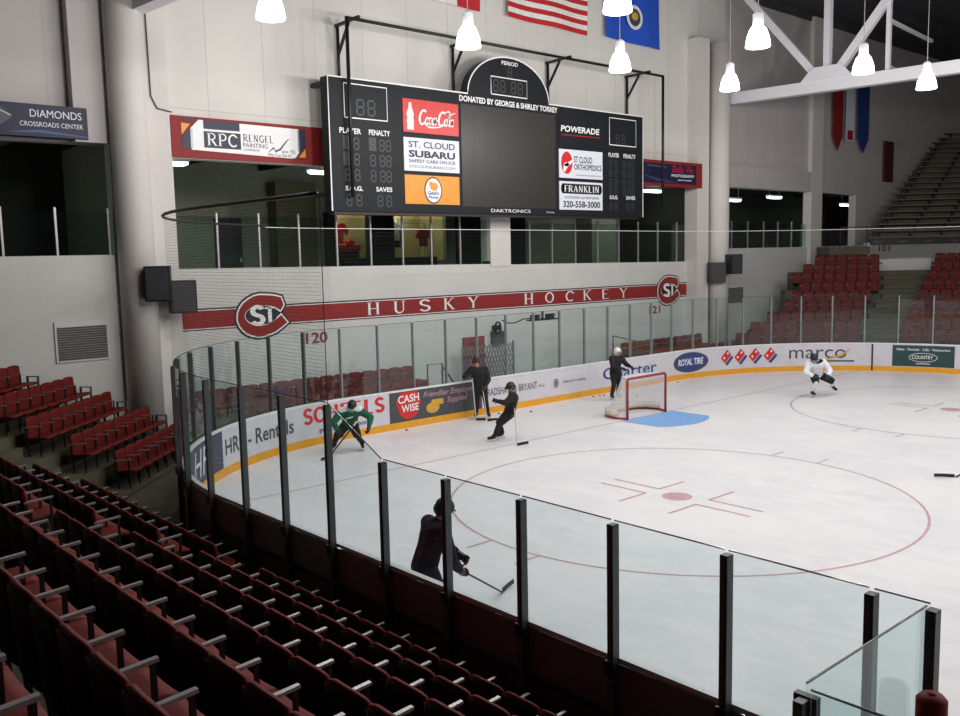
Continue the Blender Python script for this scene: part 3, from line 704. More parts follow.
railing((15.44, 16.8, 18.2, 19.5, 20.8), 4.98, 6.25, 14.6, 22.3, 'glass railing in the opening right of the round column')

# ------------------------------------------------------------------ stripe, emblems and numbers on the end wall
w = onY(6.985)
t = thing('wall_stripe', 'long red painted stripe with white serif capitals across the end wall', 'painted stripe', (0, 6.99, 2.98))
SL = -.0028
def sl(z): return lambda x, zz: (x, 6.985, zz+SL*x)
m = MB(); sheet(m, [(-11.29, 3.02+.03), (12.63, 2.94), (12.63, 3.52), (-11.31, 3.59)], onY(6.992)); m.build('red_band', 'red', t)
m = MB()
for za, zb in ((3.02+.015, 2.93), (3.6, 3.525)): m.flat(*ribbon([(-11.31, za), (12.63, zb)], .04), onY(6.99))
m.build('black_edge', 'black', t)
m = MB()
for za, zb in ((3.055, 2.965), (3.565, 3.49)): m.flat(*ribbon([(-11.31, za), (12.63, zb)], .022), onY(6.988))
m.build('white_pinstripe', 'white2', t)
m = MB()
for c, x, h in (('H', -4.98, 0), ('U', -3.95, 0), ('S', -2.9, 0), ('K', -1.85, 0), ('Y', -.75, 0), ('H', 1.98, 0), ('O', 3.08, 0), ('C', 4.2, 0), ('K', 5.2, 0), ('E', 6.3, 0), ('Y', 7.42, 0)):
    serif(m, c, x-.26, x+.26, 3.09-.0028*x, 3.48-.0028*x, onY(6.98), wt=.9)
m.build('lettering', 'white2', t)
RED_C = [(.75, .59), (.5, .66), (.25, .69), (-.07, .71), (-.29, .665), (-.46, .58), (-.64, .46), (-.76, .32), (-.85, .14), (-.875, -.04), (-.86, -.2), (-.8, -.34), (-.7, -.48), (-.57, -.6), (-.4, -.68), (-.21, -.735), (-.05, -.74), (.11, -.72), (.3, -.68), (.5, -.61), (.75, -.46), (.95, -.31),
         (.73, -.04), (.54, -.18), (.4, -.26), (.25, -.32), (.1, -.36), (-.07, -.375), (-.24, -.36), (-.39, -.3), (-.52, -.22), (-.61, -.1), (-.63, .02), (-.59, .12), (-.5, .21), (-.38, .28), (-.25, .32), (-.1, .345), (.07, .35), (.24, .335), (.39, .3), (.52, .255), (.62, .2), (.71, .13), (.84, .32)]
def grow(p, e):
    n = len(p); out = []
    for i in range(n):
        a, b, c = p[i-1], p[i], p[(i+1) % n]
        n1 = (b[1]-a[1], a[0]-b[0]); n2 = (c[1]-b[1], b[0]-c[0]); l1 = math.hypot(*n1); l2 = math.hypot(*n2)
        nx, ny = n1[0]/l1+n2[0]/l2, n1[1]/l1+n2[1]/l2; k = 2/max(.6, nx*nx+ny*ny)
        out.append((b[0]+nx*k*e, b[1]+ny*k*e))
    return out
def emblem(cx, cz, s, lab):
    t = thing('wall_emblem', lab, 'emblem', (cx, 6.98, cz), 0, None)
    P = lambda y: (lambda x, z: (cx+s*1.05*(x-.02), y, cz+s*(z+.02)))
    def poly(nm, m_, pts, y): m = MB(); m.flat(pts, [tuple(range(len(pts)))], P(y)); return m.build(nm, m_, t)
    poly('centre_disc', 'black', ell(0, 0, .6, .34), 6.974)
    poly('black_outline', 'black', grow(RED_C, .12), 6.983); poly('white_outline', 'white2', grow(RED_C, .055), 6.978); poly('red_letter', 'red', RED_C, 6.97)
    m = MB(); serif(m, 'S', -.42, .1, -.33, .33, P(6.966), wt=1.7); serif(m, 'T', .08, .52, -.3, .26, P(6.964), wt=1.6); m.build('small_letters', 'white2', t)
emblem(-8.9, 3.31, .82, 'large red hooked C emblem at the left end of the red wall stripe')
emblem(10.45, 3.24, .8, 'large red hooked C emblem at the right end of the red wall stripe')
def wallnum(s, x0, x1, z0, z1, lab):
    m = MB(); text(m, s, x0, x1, z0, z1, onY(6.985), .02); o = m.build('section_number', 'red', loc=((x0+x1)/2, 6.985, z0)); tag(o, lab, 'section number')
wallnum('120', -7.48, -6.72, 2.36, 2.7, 'dark red section number 120 under the left emblem')
wallnum('121', 9.12, 9.88, 2.3, 2.62, 'dark red section number 121 under the right emblem')
# doors and small fittings on the end wall
d = thing('door_1', 'red door behind the end boards', 'door', (-.8, 7, -.09)); d['kind'] = 'structure'; del d['category']
m = MB(); m.box(-1.28, -.3, 6.93, 7.0, -.05, 2.08); m.build('door_leaf', 'door', d)
m = MB(); m.box(-1.05, -.55, 6.92, 6.935, 1.75, 1.9); m.build('door_plate', 'seat2', d)
m = MB()
for i in range(16):
    for (a, b) in ((i, i+1), (i+1, i)):
        for z in range(5):
            x0 = -1.62+a*.15; x1 = -1.62+b*.15
            m.beam((x0, 6.6, .0+z*.36), (x1, 6.6, .36+z*.36), .022, .022)
for x in (-1.62, .78): m.beam((x, 6.6, -.09), (x, 6.6, 1.85), .05, .05)
o = m.build('folding_gate', 'gate', loc=(-.4, 6.6, -.09)); tag(o, 'grey lattice folding gate standing before the red door', 'gate')
t = thing('control_box', 'dark metal control box on the wall right of the red door', 'control box', (.3, 6.9, 1.8))
m = MB(); m.box(.05, .55, 6.8, 7.0, 1.72, 2.2); m.build('box', 'grille', t); m = MB(); m.box(.12, .34, 6.82, 7., 2.24, 2.42); m.build('small_box', 'black', t)
# goal cameras and cable on the end glass
t = thing('cable_coil', 'black cable coil hooked on the end glass', 'cable', (-2.1, 4.0, 2.5))
m = MB()
for k in range(3): m.tube([(-2.28+.12*cos(a), 4.06+.02*k, 2.62+.2*sin(a)+.0*k) for a in [2*pi*i/14 for i in range(14)]], .022, 6, closed=True)
m.build('loops', 'black', t)
m = MB(); m.tube([(-2.1, 4.06, 2.86)]+[(-2.1+1.35*i/12, 4.06, 2.84-.1*sin(pi*min(1, i/8))) for i in range(1, 13)], .02, 6); m.build('lead', 'black', t)
t = thing('camera_shelf', 'black shelf clamped to the top of the end glass', 'shelf', (-.2, 4.1, 2.76))
m = MB(); m.box(-.8, .42, 4.02, 4.3, 2.74, 2.78); m.build('board', 'black', t)
for nm, x, lab in (('video_camera', -.55, 'left one of the small black cameras on the glass shelf'), ('video_camera', .15, 'right one of the small black cameras on the glass shelf')):
    t = thing(nm, lab, 'camera', (x, 4.15, 2.78), 0, 'goal cameras')
    m = MB(); m.box(x-.12, x+.12, 4.06, 4.26, 2.78, 2.93); m.build('camera_body', 'black', t)
    m = MB(); m.lathe([(.05, 0), (.06, .1), (.03, .1)], (x, 4.06, 2.9), 12, mtx=Matrix.Rotation(radians(90), 4, 'X')); m.build('lens', 'spk', t)
t = thing('goal_light', 'slim dark beacon between the cameras on the glass shelf', 'lamp', (-.2, 4.15, 2.78))
m = MB(); m.lathe([(.06, 2.78), (.06, 2.82), (.045, 2.83), (.045, 3.0), (.0, 3.06)], (-.2, 4.15, 0), 14); m.build('beacon', 'spk', t)
# speakers
def speaker(x, y, z, w, h, d, rz, lab):
    t = thing('wall_speaker', lab, 'speaker', (x, y, z), rz)
    m = MB(); m.box(-w/2, w/2, 0, d, 0, h); m.build('cabinet', 'black', t, local=True)
    m = MB(); m.box(-w/2+.04, w/2-.04, -.02, 0, .04, h-.04); m.build('grille', 'spk', t, local=True)
    m = MB(); m.beam((0, d, h*.5), (.15, d+.35, h*.5), .06, .06); m.build('bracket', 'black', t, local=True)
speaker(-12.4, 5.85, 3.92, .62, .9, .4, radians(-30), 'upper left black loudspeaker on the left round column')
speaker(-11.62, 6.05, 3.57, .66, .86, .42, radians(-12), 'lower right black loudspeaker beside the left round column')
speaker(12.55, 5.9, 3.5, .7, .88, .4, radians(-35), 'lower left grey loudspeaker on the right round column')
speaker(13.3, 5.45, 3.86, .7, .86, .35, radians(-10), 'upper right grey loudspeaker on the right round column')
def grille(x0, x1, z0, z1, lab):
    t = thing('vent_grille', lab, 'vent', ((x0+x1)/2, 7, z0))
    m = MB(); m.box(x0-.06, x1+.06, 6.97, 7., z0-.06, z1+.06); m.build('vent_frame', 'colw', t)
    m = MB()
    n = int((z1-z0)/.06)
    for i in range(n): m.box(x0, x1, 6.945, 6.975, z0+i*.06, z0+i*.06+.04)
    m.build('louvres', 'grille', t)
grille(-14.55, -13.35, 2.52, 3.42, 'dark louvred vent on the left wall above the corner seats')
grille(14.8, 16.2, 2.45, 3.18, 'dark louvred vent on the wall right of the round column')
m = MB(); m.tube([(-12.3, 6.42, 16), (-12.3, 6.42, 4.9)], .018, 5); m.tube([(-11.95, 6.75, 14), (-11.9, 6.75, 9.2), (-11.75, 6.75, 8.9), (-11.36, 6.75, 8.84)], .02, 5)
o = m.build('conduit', 'grille', loc=(-12.3, 6, 4.9)); tag(o, 'thin grey cable running down the left column', 'cable')

# ------------------------------------------------------------------ signs
def signbox(name, x0, x1, z0, z1, y, m_, lab, dep=.25):
    t = thing(name, lab, 'sign', ((x0+x1)/2, y, z0))
    m = MB(); m.box(x0, x1, y, y+dep, z0, z1); m.build('sign_box', m_, t); return t
def sp(t, nm, m_, fn): m = MB(); fn(m); return m.build(nm, m_, t)
Y1 = onY(6.93); Y2 = onY(6.925); Y3 = onY(6.92)
t = signbox('wall_sign', -19.5, -13.48, 8.0, 8.77, 6.94, 'signslate', 'dark blue sign with pale lettering over the left opening', .3)
sp(t, 'lettering', 'sbwhite', lambda m: (text(m, 'DIAMONDS', -14.82, -13.62, 8.46, 8.64, Y1), text(m, 'CROSSROADS CENTER', -15.06, -13.6, 8.24, 8.35, Y1)))
sp(t, 'gem_picture', 'greyp', lambda m: sheet(m, [(-16.6, 8.2), (-15.7, 8.06), (-15.2, 8.45), (-15.5, 8.68), (-16.5, 8.7)], Y1))
sp(t, 'gem_facets', 'boardwhite', lambda m: (m.flat(*ribbon([(-16.4, 8.66), (-15.6, 8.62), (-15.25, 8.46)], .02), Y2), m.flat(*ribbon([(-16.4, 8.4), (-15.7, 8.1)], .03), Y2)))
sp(t, 'blue_streak', 'blue', lambda m: m.flat(*ribbon([(-15.3, 8.08), (-14.6, 8.13), (-13.5, 8.05)], [.02, .07, .03]), Y1))
t = signbox('wall_sign', -11.33, -6.2, 7.7, 8.8, 6.94, 'signred', 'long red sign with a white painting company panel, left of the scoreboard')
sp(t, 'white_panel', 'white2', lambda m: sheet(m, [(-10.78, 7.92), (-7.62, 7.84), (-7.46, 8.05), (-7.46, 8.7), (-10.55, 8.73), (-10.78, 8.5)], Y1))
sp(t, 'blue_edge', 'navyp', lambda m: (sheet(m, [(-11.05, 7.95), (-10.78, 7.95), (-10.78, 8.5), (-11.05, 8.25)], Y1), sheet(m, rect(-10.42, -9.35, 8.5, 8.73), Y2), sheet(m, rect(-7.46, -7.24, 8.0, 8.7), Y1), sheet(m, rect(-11.05, -10.6, 8.68, 8.74), Y1), sheet(m, rect(-7.7, -7.3, 7.82, 7.86), Y1)))
sp(t, 'orange_corner', 'orange', lambda m: (sheet(m, [(-11.05, 8.3), (-10.8, 8.6), (-11.05, 8.62)], Y2), sheet(m, [(-7.5, 7.88), (-7.26, 8.15), (-7.26, 7.9)], Y2)))
sp(t, 'green_edge', 'gate', lambda m: (sheet(m, rect(-10.8, -10.74, 7.95, 8.5), Y2), sheet(m, rect(-7.5, -7.45, 8.05, 8.68), Y2)))
sp(t, 'letter_block', 'navyp', lambda m: sheet(m, rect(-10.42, -9.33, 8.0, 8.44), Y2))
sp(t, 'block_letters', 'white2', lambda m: serif(m, 'RPC', -10.34, -9.42, 8.06, 8.4, Y3, .04))
sp(t, 'lettering', 'navyp', lambda m: (serif(m, 'RENGEL', -9.26, -8.3, 8.24, 8.44, Y2, .05), text(m, 'PAINTING', -9.26, -8.5, 8.08, 8.2, Y2, .0), text(m, 'COMPANY', -9.26, -8.75, 7.98, 8.04, Y2), text(m, 'since 1922', -8.05, -7.6, 7.99, 8.08, Y2), text(m, 'We Can Do It!', -8.5, -7.75, 7.87, 7.96, Y2)))
sp(t, 'tick_mark', 'black', lambda m: m.flat(*ribbon([(-8.48, 7.98), (-8.3, 8.12), (-8.25, 8.02), (-8.1, 8.08), (-7.85, 8.36), (-7.78, 8.4)], [.01, .05, .06, .05, .03, .01]), Y2))
Y1 = onY(6.37); Y2 = onY(6.365)
t = signbox('wall_sign', 6.9, 12.0, 7.58, 8.62, 6.38, 'signred', 'small red framed photography sign right of the scoreboard', .62)
sp(t, 'dark_panel', 'navyp', lambda m: sheet(m, rect(7.1, 11.55, 7.7, 8.5), Y1))
sp(t, 'pink_letters', 'pinkred', lambda m: text(m, 'Bella Vie', 9.85, 11.3, 8.16, 8.46, Y2, .02, .2))
sp(t, 'lettering', 'white2', lambda m: (text(m, 'PHOTOGRAPHY', 9.8, 11.4, 7.98, 8.1, Y2, .02), text(m, 'portraits', 10.25, 11.2, 7.82, 7.9, Y2, .02)))
sp(t, 'grey_swoosh', 'slate', lambda m: (m.flat(*ribbon([(8.2, 8.4), (9.5, 8.36)], .08), Y2), m.flat(*ribbon([(8.0, 8.0), (8.8, 7.84), (10.2, 7.74)], [.02, .1, .03]), Y2)))
# ------------------------------------------------------------------ scoreboard
t = thing('scoreboard', 'large black scoreboard with adverts and an arched clock on top', 'scoreboard', (.2, 6.1, 6.3))
m = MB(); m.prism([(-7.02, 6.3), (7.45, 6.28), (7.45, 10.17), (2.14, 10.17)]+[(.24+1.9*cos(a), 10.17+1.36*sin(a)) for a in [pi*i/26 for i in range(1, 26)]]+[(-1.66, 10.17), (-7.02, 10.15)], lambda x, z, d: (x, 6.0+d, z), .36)
m.build('cabinet', 'sbface', t)
S1 = onY(5.99); S2 = onY(5.982); S3 = onY(5.975)
m = MB(); m.flat(*ribbon([(-7.0, 6.3), (-7.0, 10.15), (-1.66, 10.17)]+[(.24+1.9*cos(a), 10.17+1.36*sin(a)) for a in [pi*(26-i)/26 for i in range(1, 26)]]+[(2.14, 10.17), (7.43, 10.17), (7.43, 6.28)], .045), S1); m.build('white_border', 'white2', t)
m = MB(); sheet(m, rect(-1.98, 2.44, 6.52, 9.82), S1); m.build('video_screen', 'screen', t)
m = MB()
for i in range(1, 8): m.flat(*ribbon([(-1.98+i*.5525, 6.52), (-1.98+i*.5525, 9.82)], .006), S2)
for i in range(1, 6): m.flat(*ribbon([(-1.98, 6.52+i*.55), (2.44, 6.52+i*.55)], .006), S2)
m.build('screen_seams', 'dimbox', t)
def panel(nm, m_, x0, x1, z0, z1, lab):
    m = MB(); m.box(x0, x1, 5.975, 6.0, z0, z1); o = m.build(nm, m_, t); o['label'] = lab; return o
P1 = onY(5.97); P2 = onY(5.966)
def pt_(par, nm, m_, fn): m = MB(); fn(m); return m.build(nm, m_, par)
a = panel('advert_panel', 'ltred', -4.34, -2.1, 8.76, 9.77, 'red soft drink panel with a bottle')
pt_(a, 'bottle_shape', 'white2', lambda m: m.flat(*(lambda p: (p, [tuple(range(len(p)))]))([(-4.06+s*w_, z) for s, seq in ((1, 1), (-1, -1)) for w_, z in ([(.13, 8.84), (.12, 9.0), (.14, 9.1), (.11, 9.2), (.14, 9.32), (.06, 9.52), (.045, 9.66)][::seq])]), P1))
pt_(a, 'script_letters', 'white2', lambda m: script_word(m, -3.76, -2.25, 8.98, 9.5, P1))
a = panel('advert_panel', 'sbwhite', -4.34, -2.1, 7.58, 8.6, 'pale car dealer panel')
pt_(a, 'lettering', 'slate', lambda m: (text(m, 'ST. CLOUD', -4.16, -2.28, 8.3, 8.5, P1, .02), text(m, 'SAFEST CARS ON ICE', -4.16, -2.28, 7.84, 7.94, P1, .02), text(m, 'STCLOUDSUBARU.COM', -4.14, -2.3, 7.68, 7.76, P1)))
pt_(a, 'dark_lettering', 'navyp', lambda m: text(m, 'SUBARU', -4.16, -2.28, 8.0, 8.22, P1, .035))
a = panel('advert_panel', 'orange', -4.34, -2.12, 6.56, 7.46, 'orange panel with a white oval')
pt_(a, 'oval_rim', 'navyp', lambda m: sheet(m, ell(-3.22, 7.0, .36, .42), P1))
pt_(a, 'oval', 'white2', lambda m: sheet(m, ell(-3.22, 7.0, .32, .38), P2))
pt_(a, 'golden_chick', 'orange', lambda m: (sheet(m, ell(-3.2, 7.12, .16, .13), onY(5.962)), sheet(m, ell(-3.32, 7.2, .07, .08), onY(5.961))))
pt_(a, 'lettering', 'blue', lambda m: (text(m, "Gold'n", -3.44, -3.0, 6.86, 6.98, onY(5.96), .02), text(m, 'Plump', -3.42, -3.02, 6.72, 6.83, onY(5.96), .02)))
a = panel('advert_panel', 'sbface', 2.62, 4.96, 8.76, 9.82, 'black panel with white and red lettering')
pt_(a, 'lettering', 'white2', lambda m: text(m, 'POWERADE', 2.72, 4.82, 9.28, 9.5, P1, .025, .1))
pt_(a, 'red_underline', 'red', lambda m: sheet(m, [(2.75, 9.14), (4.85, 9.16), (4.85, 9.2), (2.75, 9.19)], P1))
a = panel('advert_panel', 'sbwhite', 2.62, 4.99, 7.64, 8.66, 'pale clinic panel with a red and white disc')
pt_(a, 'disc', 'ltred', lambda m: sheet(m, ell(3.02, 8.18, .3, .4), P1))
pt_(a, 'disc_figure', 'white2', lambda m: (sheet(m, [(2.85, 8.1), (3.3, 8.3), (3.3, 8.2), (3.05, 8.02), (2.9, 7.85), (2.82, 7.9)], P2), sheet(m, ell(3.0, 8.12, .14, .07), P2)))
pt_(a, 'lettering', 'greyp', lambda m: (text(m, 'ST CLOUD', 3.4, 4.4, 8.2, 8.44, P1, .02), text(m, 'ORTHOPEDICS', 3.4, 4.92, 7.95, 8.16, P1, .02), text(m, 'stcloudorthopedics.com', 3.5, 4.9, 7.72, 7.8, P1)))
a = panel('advert_panel', 'sbwhite', 2.62, 4.98, 6.5, 7.52, 'pale panel with a black plate and a phone number')
pt_(a, 'plate', 'black', lambda m: (sheet(m, rect(2.78, 4.86, 7.08, 7.44), P1), sheet(m, ell(2.8, 7.26, .1, .17), P1), sheet(m, ell(4.84, 7.26, .1, .17), P1)))
pt_(a, 'plate_letters', 'white2', lambda m: serif(m, 'FRANKLIN', 2.86, 4.8, 7.14, 7.38, P2, .05, wt=1.2))
pt_(a, 'lettering', 'greyp', lambda m: (text(m, 'OUTDOOR ADVERTISING', 2.88, 4.76, 6.9, 6.99, P1, .01), text(m, '320-558-3000', 2.8, 4.84, 6.58, 6.82, P1, .03)))
m = MB()
text(m, 'DONATED BY GEORGE & SHIRLEY TORREY', -2.03, 2.58, 9.9, 10.09, S1, .03)
text(m, 'PERIOD', -.12, .64, 11.27, 11.4, S1, .02); text(m, 'DAKTRONICS', -.72, 1.15, 6.355, 6.465, S1); text(m, 'Galaxy', 1.95, 2.35, 6.36, 6.42, S1)
text(m, 'PLAYER', -6.66, -5.9, 8.56, 8.72, S1, .02); text(m, 'PENALTY', -5.62, -4.84, 8.57, 8.73, S1, .02); text(m, 'S.O.G.', -6.52, -5.9, 6.9, 7.04, S1, .03); text(m, 'SAVES', -5.42, -4.82, 6.9, 7.04, S1, .02)
text(m, 'PLAYER', 5.36, 5.98, 8.52, 8.68, S1, .02); text(m, 'PENALTY', 6.24, 6.98, 8.52, 8.68, S1, .02); text(m, 'S.O.G.', 5.42, 5.9, 6.94, 7.08, S1, .03); text(m, 'SAVES', 6.4, 6.95, 6.94, 7.08, S1, .02)
m.build('lettering', 'white2', t)
for x0, x1, z0, z1 in ((-6.46, -4.92, 9.02, 10.0), (5.42, 7.0, 8.98, 9.98), (-.62, 1.06, 10.26, 10.84)): m = MB(); m.flat(*ribbon(rect(x0, x1, z0, z1)+[(x0, z0)], .035), S1); m.build('digit_frame', 'white2', t)
def digit(m, cx, cz, w_, h):
    m = MB()
    k = .035*h/.3
    for a, b in (((-1, 1), (1, 1)), ((-1, 0), (1, 0)), ((-1, -1), (1, -1)), ((-1, 0), (-1, 1)), ((1, 0), (1, 1)), ((-1, -1), (-1, 0)), ((1, -1), (1, 0))):
        A = (cx+a[0]*w_/2*.92, cz+a[1]*h/2*.92); B = (cx+b[0]*w_/2*.92, cz+b[1]*h/2*.92)
        m.flat(*ribbon([(A[0]*.9+B[0]*.1, A[1]*.9+B[1]*.1), (A[0]*.1+B[0]*.9, A[1]*.1+B[1]*.9)], k), S1)
    m.build('digit', 'dim', t)
for x in (-5.9, -5.5): digit(m, x, 9.35, .26, .46)
for z in (8.28, 7.82, 7.36):
    for x in (-6.42, -6.08, -5.5, -5.16, -4.92): digit(m, x, z, .18, .34)
for x in (-6.4, -6.05, -5.28, -4.95): digit(m, x, 6.62, .18, .34)
for x in (-.4, -.08, .42, .74): digit(m, x, 10.55, .22, .4)
digit(m, .25, 11.05, .2, .3)
for x in (5.9, 6.25): digit(m, x, 9.22, .2, .34)
for z in (8.28, 7.92, 7.56, 7.24):
    for x in (5.48, 5.8, 6.3, 6.6, 6.82): digit(m, x, z, .15, .28)
for x in (5.5, 5.8, 6.5, 6.8): digit(m, x, 6.66, .15, .28)
for x, z in ((-6.42, 8.3), (-5.5, 8.3), (-6.42, 7.84)): m = MB(); sheet(m, rect(x-.14, x+.14, z-.2, z+.2), onY(5.993)); m.build('digit_block', 'dimbox', t)
m = MB(); m.box(-6.9, 7.3, 6.06, 6.34, 6.2, 6.3); m.build('bottom_rail', 'frame', t)
# pipe gantry
t = thing('scoreboard_gantry', 'black pipe gantry of brackets in front of the scoreboard', 'gantry', (.6, 5.6, 11.7))
m = MB(); m.tube([(-6.38, 5.86, 11.82), (8.57, 5.86, 11.82)], .05, 8); m.tube([(-6.36, 5.86, 11.85), (-6.36, 5.86, 6.7)], .055, 8); m.tube([(8.54, 5.86, 11.85), (8.54, 5.86, 6.75)], .055, 8); m.build('front_pipe', 'black', t)
for x in (-6.0, -1.49, 3.05, 7.58):
    m = MB(); m.tube([(x, 6.9, 9.9), (x, 6.9, 11.8)], .05, 8); m.beam((x, 7.0, 11.85), (x, 5.75, 11.88), .08, .08); m.beam((x, 6.9, 11.0), (x, 6.3, 11.82), .07, .07); m.build('wall_bracket', 'black', t)
for x, z in ((-6.9, 10.0), (7.3, 10.0), (-6.9, 6.8), (7.3, 6.8)): m = MB(); m.beam((x, 7.0, z), (x, 6.37, z), .12, .12); m.build('wall_mount', 'black', t)
# flags
def cloth(fn_rows, name, lab, x0, x1, z0, z1, parts):
    t = thing(name, lab, 'flag', ((x0+x1)/2, 6.9, z1))
    P = lambda off: (lambda x, z: (x, 6.84+.05*sin(x*2.3+z*.7)-off, z-.06*(x-x0)/(x1-x0)))
    for nm, m_, off, polys in parts:
        m = MB()
        for pl in polys:
            xa, xb, za, zb = pl; n = max(1, int((xb-xa)/.18)); k = max(1, int((zb-za)/.3))
            for i in range(n):
                for j in range(k):
                    m.flat(rect(xa+(xb-xa)*i/n, xa+(xb-xa)*(i+1)/n, za+(zb-za)*j/k, za+(zb-za)*(j+1)/k), [(0, 1, 2, 3)], P(off))
        m.build(nm, m_, t)
    m = MB(); m.tube([(x0-.05, 6.88, z1+.03), (x1+.05, 6.88, z1-.03)], .03, 6); m.build('hanging_rod', 'steel', t)
    return t
h = 2.3/13
cloth(0, 'flag', 'red and white striped flag with a blue canton hung on the wall', 1.0, 5.2, 13.17, 15.47, [
    *[('red_stripe', 'flagred', 0, [(1.0, 5.2, 13.17+2*i*h, 13.17+(2*i+1)*h)]) for i in range(7)], *[('white_stripe', 'flagwhite', 0, [(1.0, 5.2, 13.17+(2*i+1)*h, 13.17+(2*i+2)*h)]) for i in range(6)], ('canton', 'navyp', .01, [(1.0, 2.7, 13.17+6*h, 15.47)])])
f = cloth(0, 'flag', 'blue state flag with a round seal', 6.2, 9.62, 13.2, 15.4, [('blue_cloth', 'flagblue', 0, [(6.2, 9.62, 13.2, 15.4)])])
m = MB(); sheet(m, ell(7.9, 14.16, .5, .47), onY(6.76)); m.build('seal', 'flagwhite', f)
m = MB(); sheet(m, ell(7.9, 14.16, .36, .34), onY(6.755)); m.build('seal_centre', 'slate', f)
m = MB(); sheet(m, ell(7.9, 14.2, .2, .16), onY(6.75)); m.build('seal_gold', 'gold', f)
f = cloth(0, 'flag', 'red and white flag hung above the left lamp', -4.6, -.25, 13.2, 15.4, [('white_cloth', 'flagwhite', 0, [(-3.55, -1.3, 13.2, 15.4)]), ('red_band', 'flagred', 0, [(-4.6, -3.55, 13.2, 15.4)]), ('red_band', 'flagred', 0, [(-1.3, -.25, 13.2, 15.4)])])
lf = [(0, -1), (.04, -.45), (.45, -.5), (.36, -.3), (.8, .1), (.62, .2), (.7, .5), (.4, .42), (.3, .6), (.12, .3), (.2, .75), (0, 1)]
m = MB(); pl = lf+[(-x, z) for x, z in lf[-2:0:-1]]; sheet(m, [(-2.42+.75*x, 14.5+.75*z) for x, z in pl], onY(6.76)); m.build('leaf', 'flagred', f)
def pennant(xa, xb, zt, zb, m_, lab, flat=False):
    t = thing('pennant', lab, 'banner', ((xa+xb)/2, 6.8, zt), 0, 'banners on the far wall')
    m = MB(); pl = rect(xa, xb, zb, zt) if flat else [(xa, zb+.8), ((xa+xb)/2, zb), (xb, zb+.8), (xb, zt), (xa, zt)]
    m.prism(pl, lambda x, z, d: (x, 6.8+d, z), .02); m.build('cloth', m_, t)
    if flat: m = MB(); m.flat(rect(xa+.15, xb-.15, zb+.1, zb+.6), [(0, 1, 2, 3)], onY(6.79)); m.build('red_square', 'pinkred', t)
pennant(24.2, 25.25, 13.6, 9.95, 'signred', 'dark red pointed pennant on the far wall'); pennant(25.6, 26.5, 13.6, 10.5, 'sbwhite', 'white banner between the red and blue pennants', True); pennant(26.95, 28.2, 13.8, 9.98, 'blue', 'blue pointed pennant on the far wall')
m = MB(); m.box(30.4, 31.5, 6.88, 7.0, 8.6, 10.85); o = m.build('wall_panel', 'brownp', loc=(31, 6.9, 8.6)); tag(o, 'tall maroon panel on the far wall beside the bleachers', 'panel')
# ------------------------------------------------------------------ trusses
TD = V((.0965, -.9953, 0)).normalized()
def truss(base, lab, full=True):
    t = thing('roof_truss', lab, 'roof truss', base, 0, None)
    b = V(base); at = lambda s, z: b+TD*s+V((0, 0, z))
    m = MB(); m.beam(at(-.2, .24), at(24, .24), .42, .48); m.build('bottom_chord', 'truss', t)
    m = MB(); m.beam(at(-.2, 5.0), at(24, 5.0), .42, .4); m.build('top_chord', 'truss', t)
    for s0 in (3.95, 11.4, 18.8):
        m = MB(); m.beam(at(s0-3.9, 4.9), at(s0-.3, .6), .3, .3); m.build('diagonal', 'truss', t)
        m = MB(); m.beam(at(s0+.35, .6), at(s0+3.7, 4.9), .3, .3); m.build('diagonal', 'truss', t)
        m = MB(); m.beam(at(s0+.05, .5), at(s0+.05, 5), .26, .26); m.build('vertical', 'truss', t)
        m = MB(); p = [(s0-1.0, .45), (s0+1.2, .45), (s0+.7, 1.0), (s0-.5, 1.0)]
        m.prism(p, lambda s, z, d: at(s, z)+V((-.24+d, -.02, 0)), .05); m.build('gusset', 'truss', t)
    m = MB(); m.beam(at(6.4, 4.9)+V((0, 0, 0)), at(6.4, .4), .16, .16); m.beam(at(6.4, .6), at(6.4, .6)+V((5.2, .5, 0)), .16, .16); m.beam(at(6.4, 2.4), at(6.4, 2.4)+V((5.2, .5, 0)), .12, .12); m.build('sway_brace', 'truss', t)
truss((14.22, 6.13, 11.3), 'white steel roof truss running from the right round column')
truss((-12.2, 6.4, 11.2), 'white steel roof truss running from the left round column')
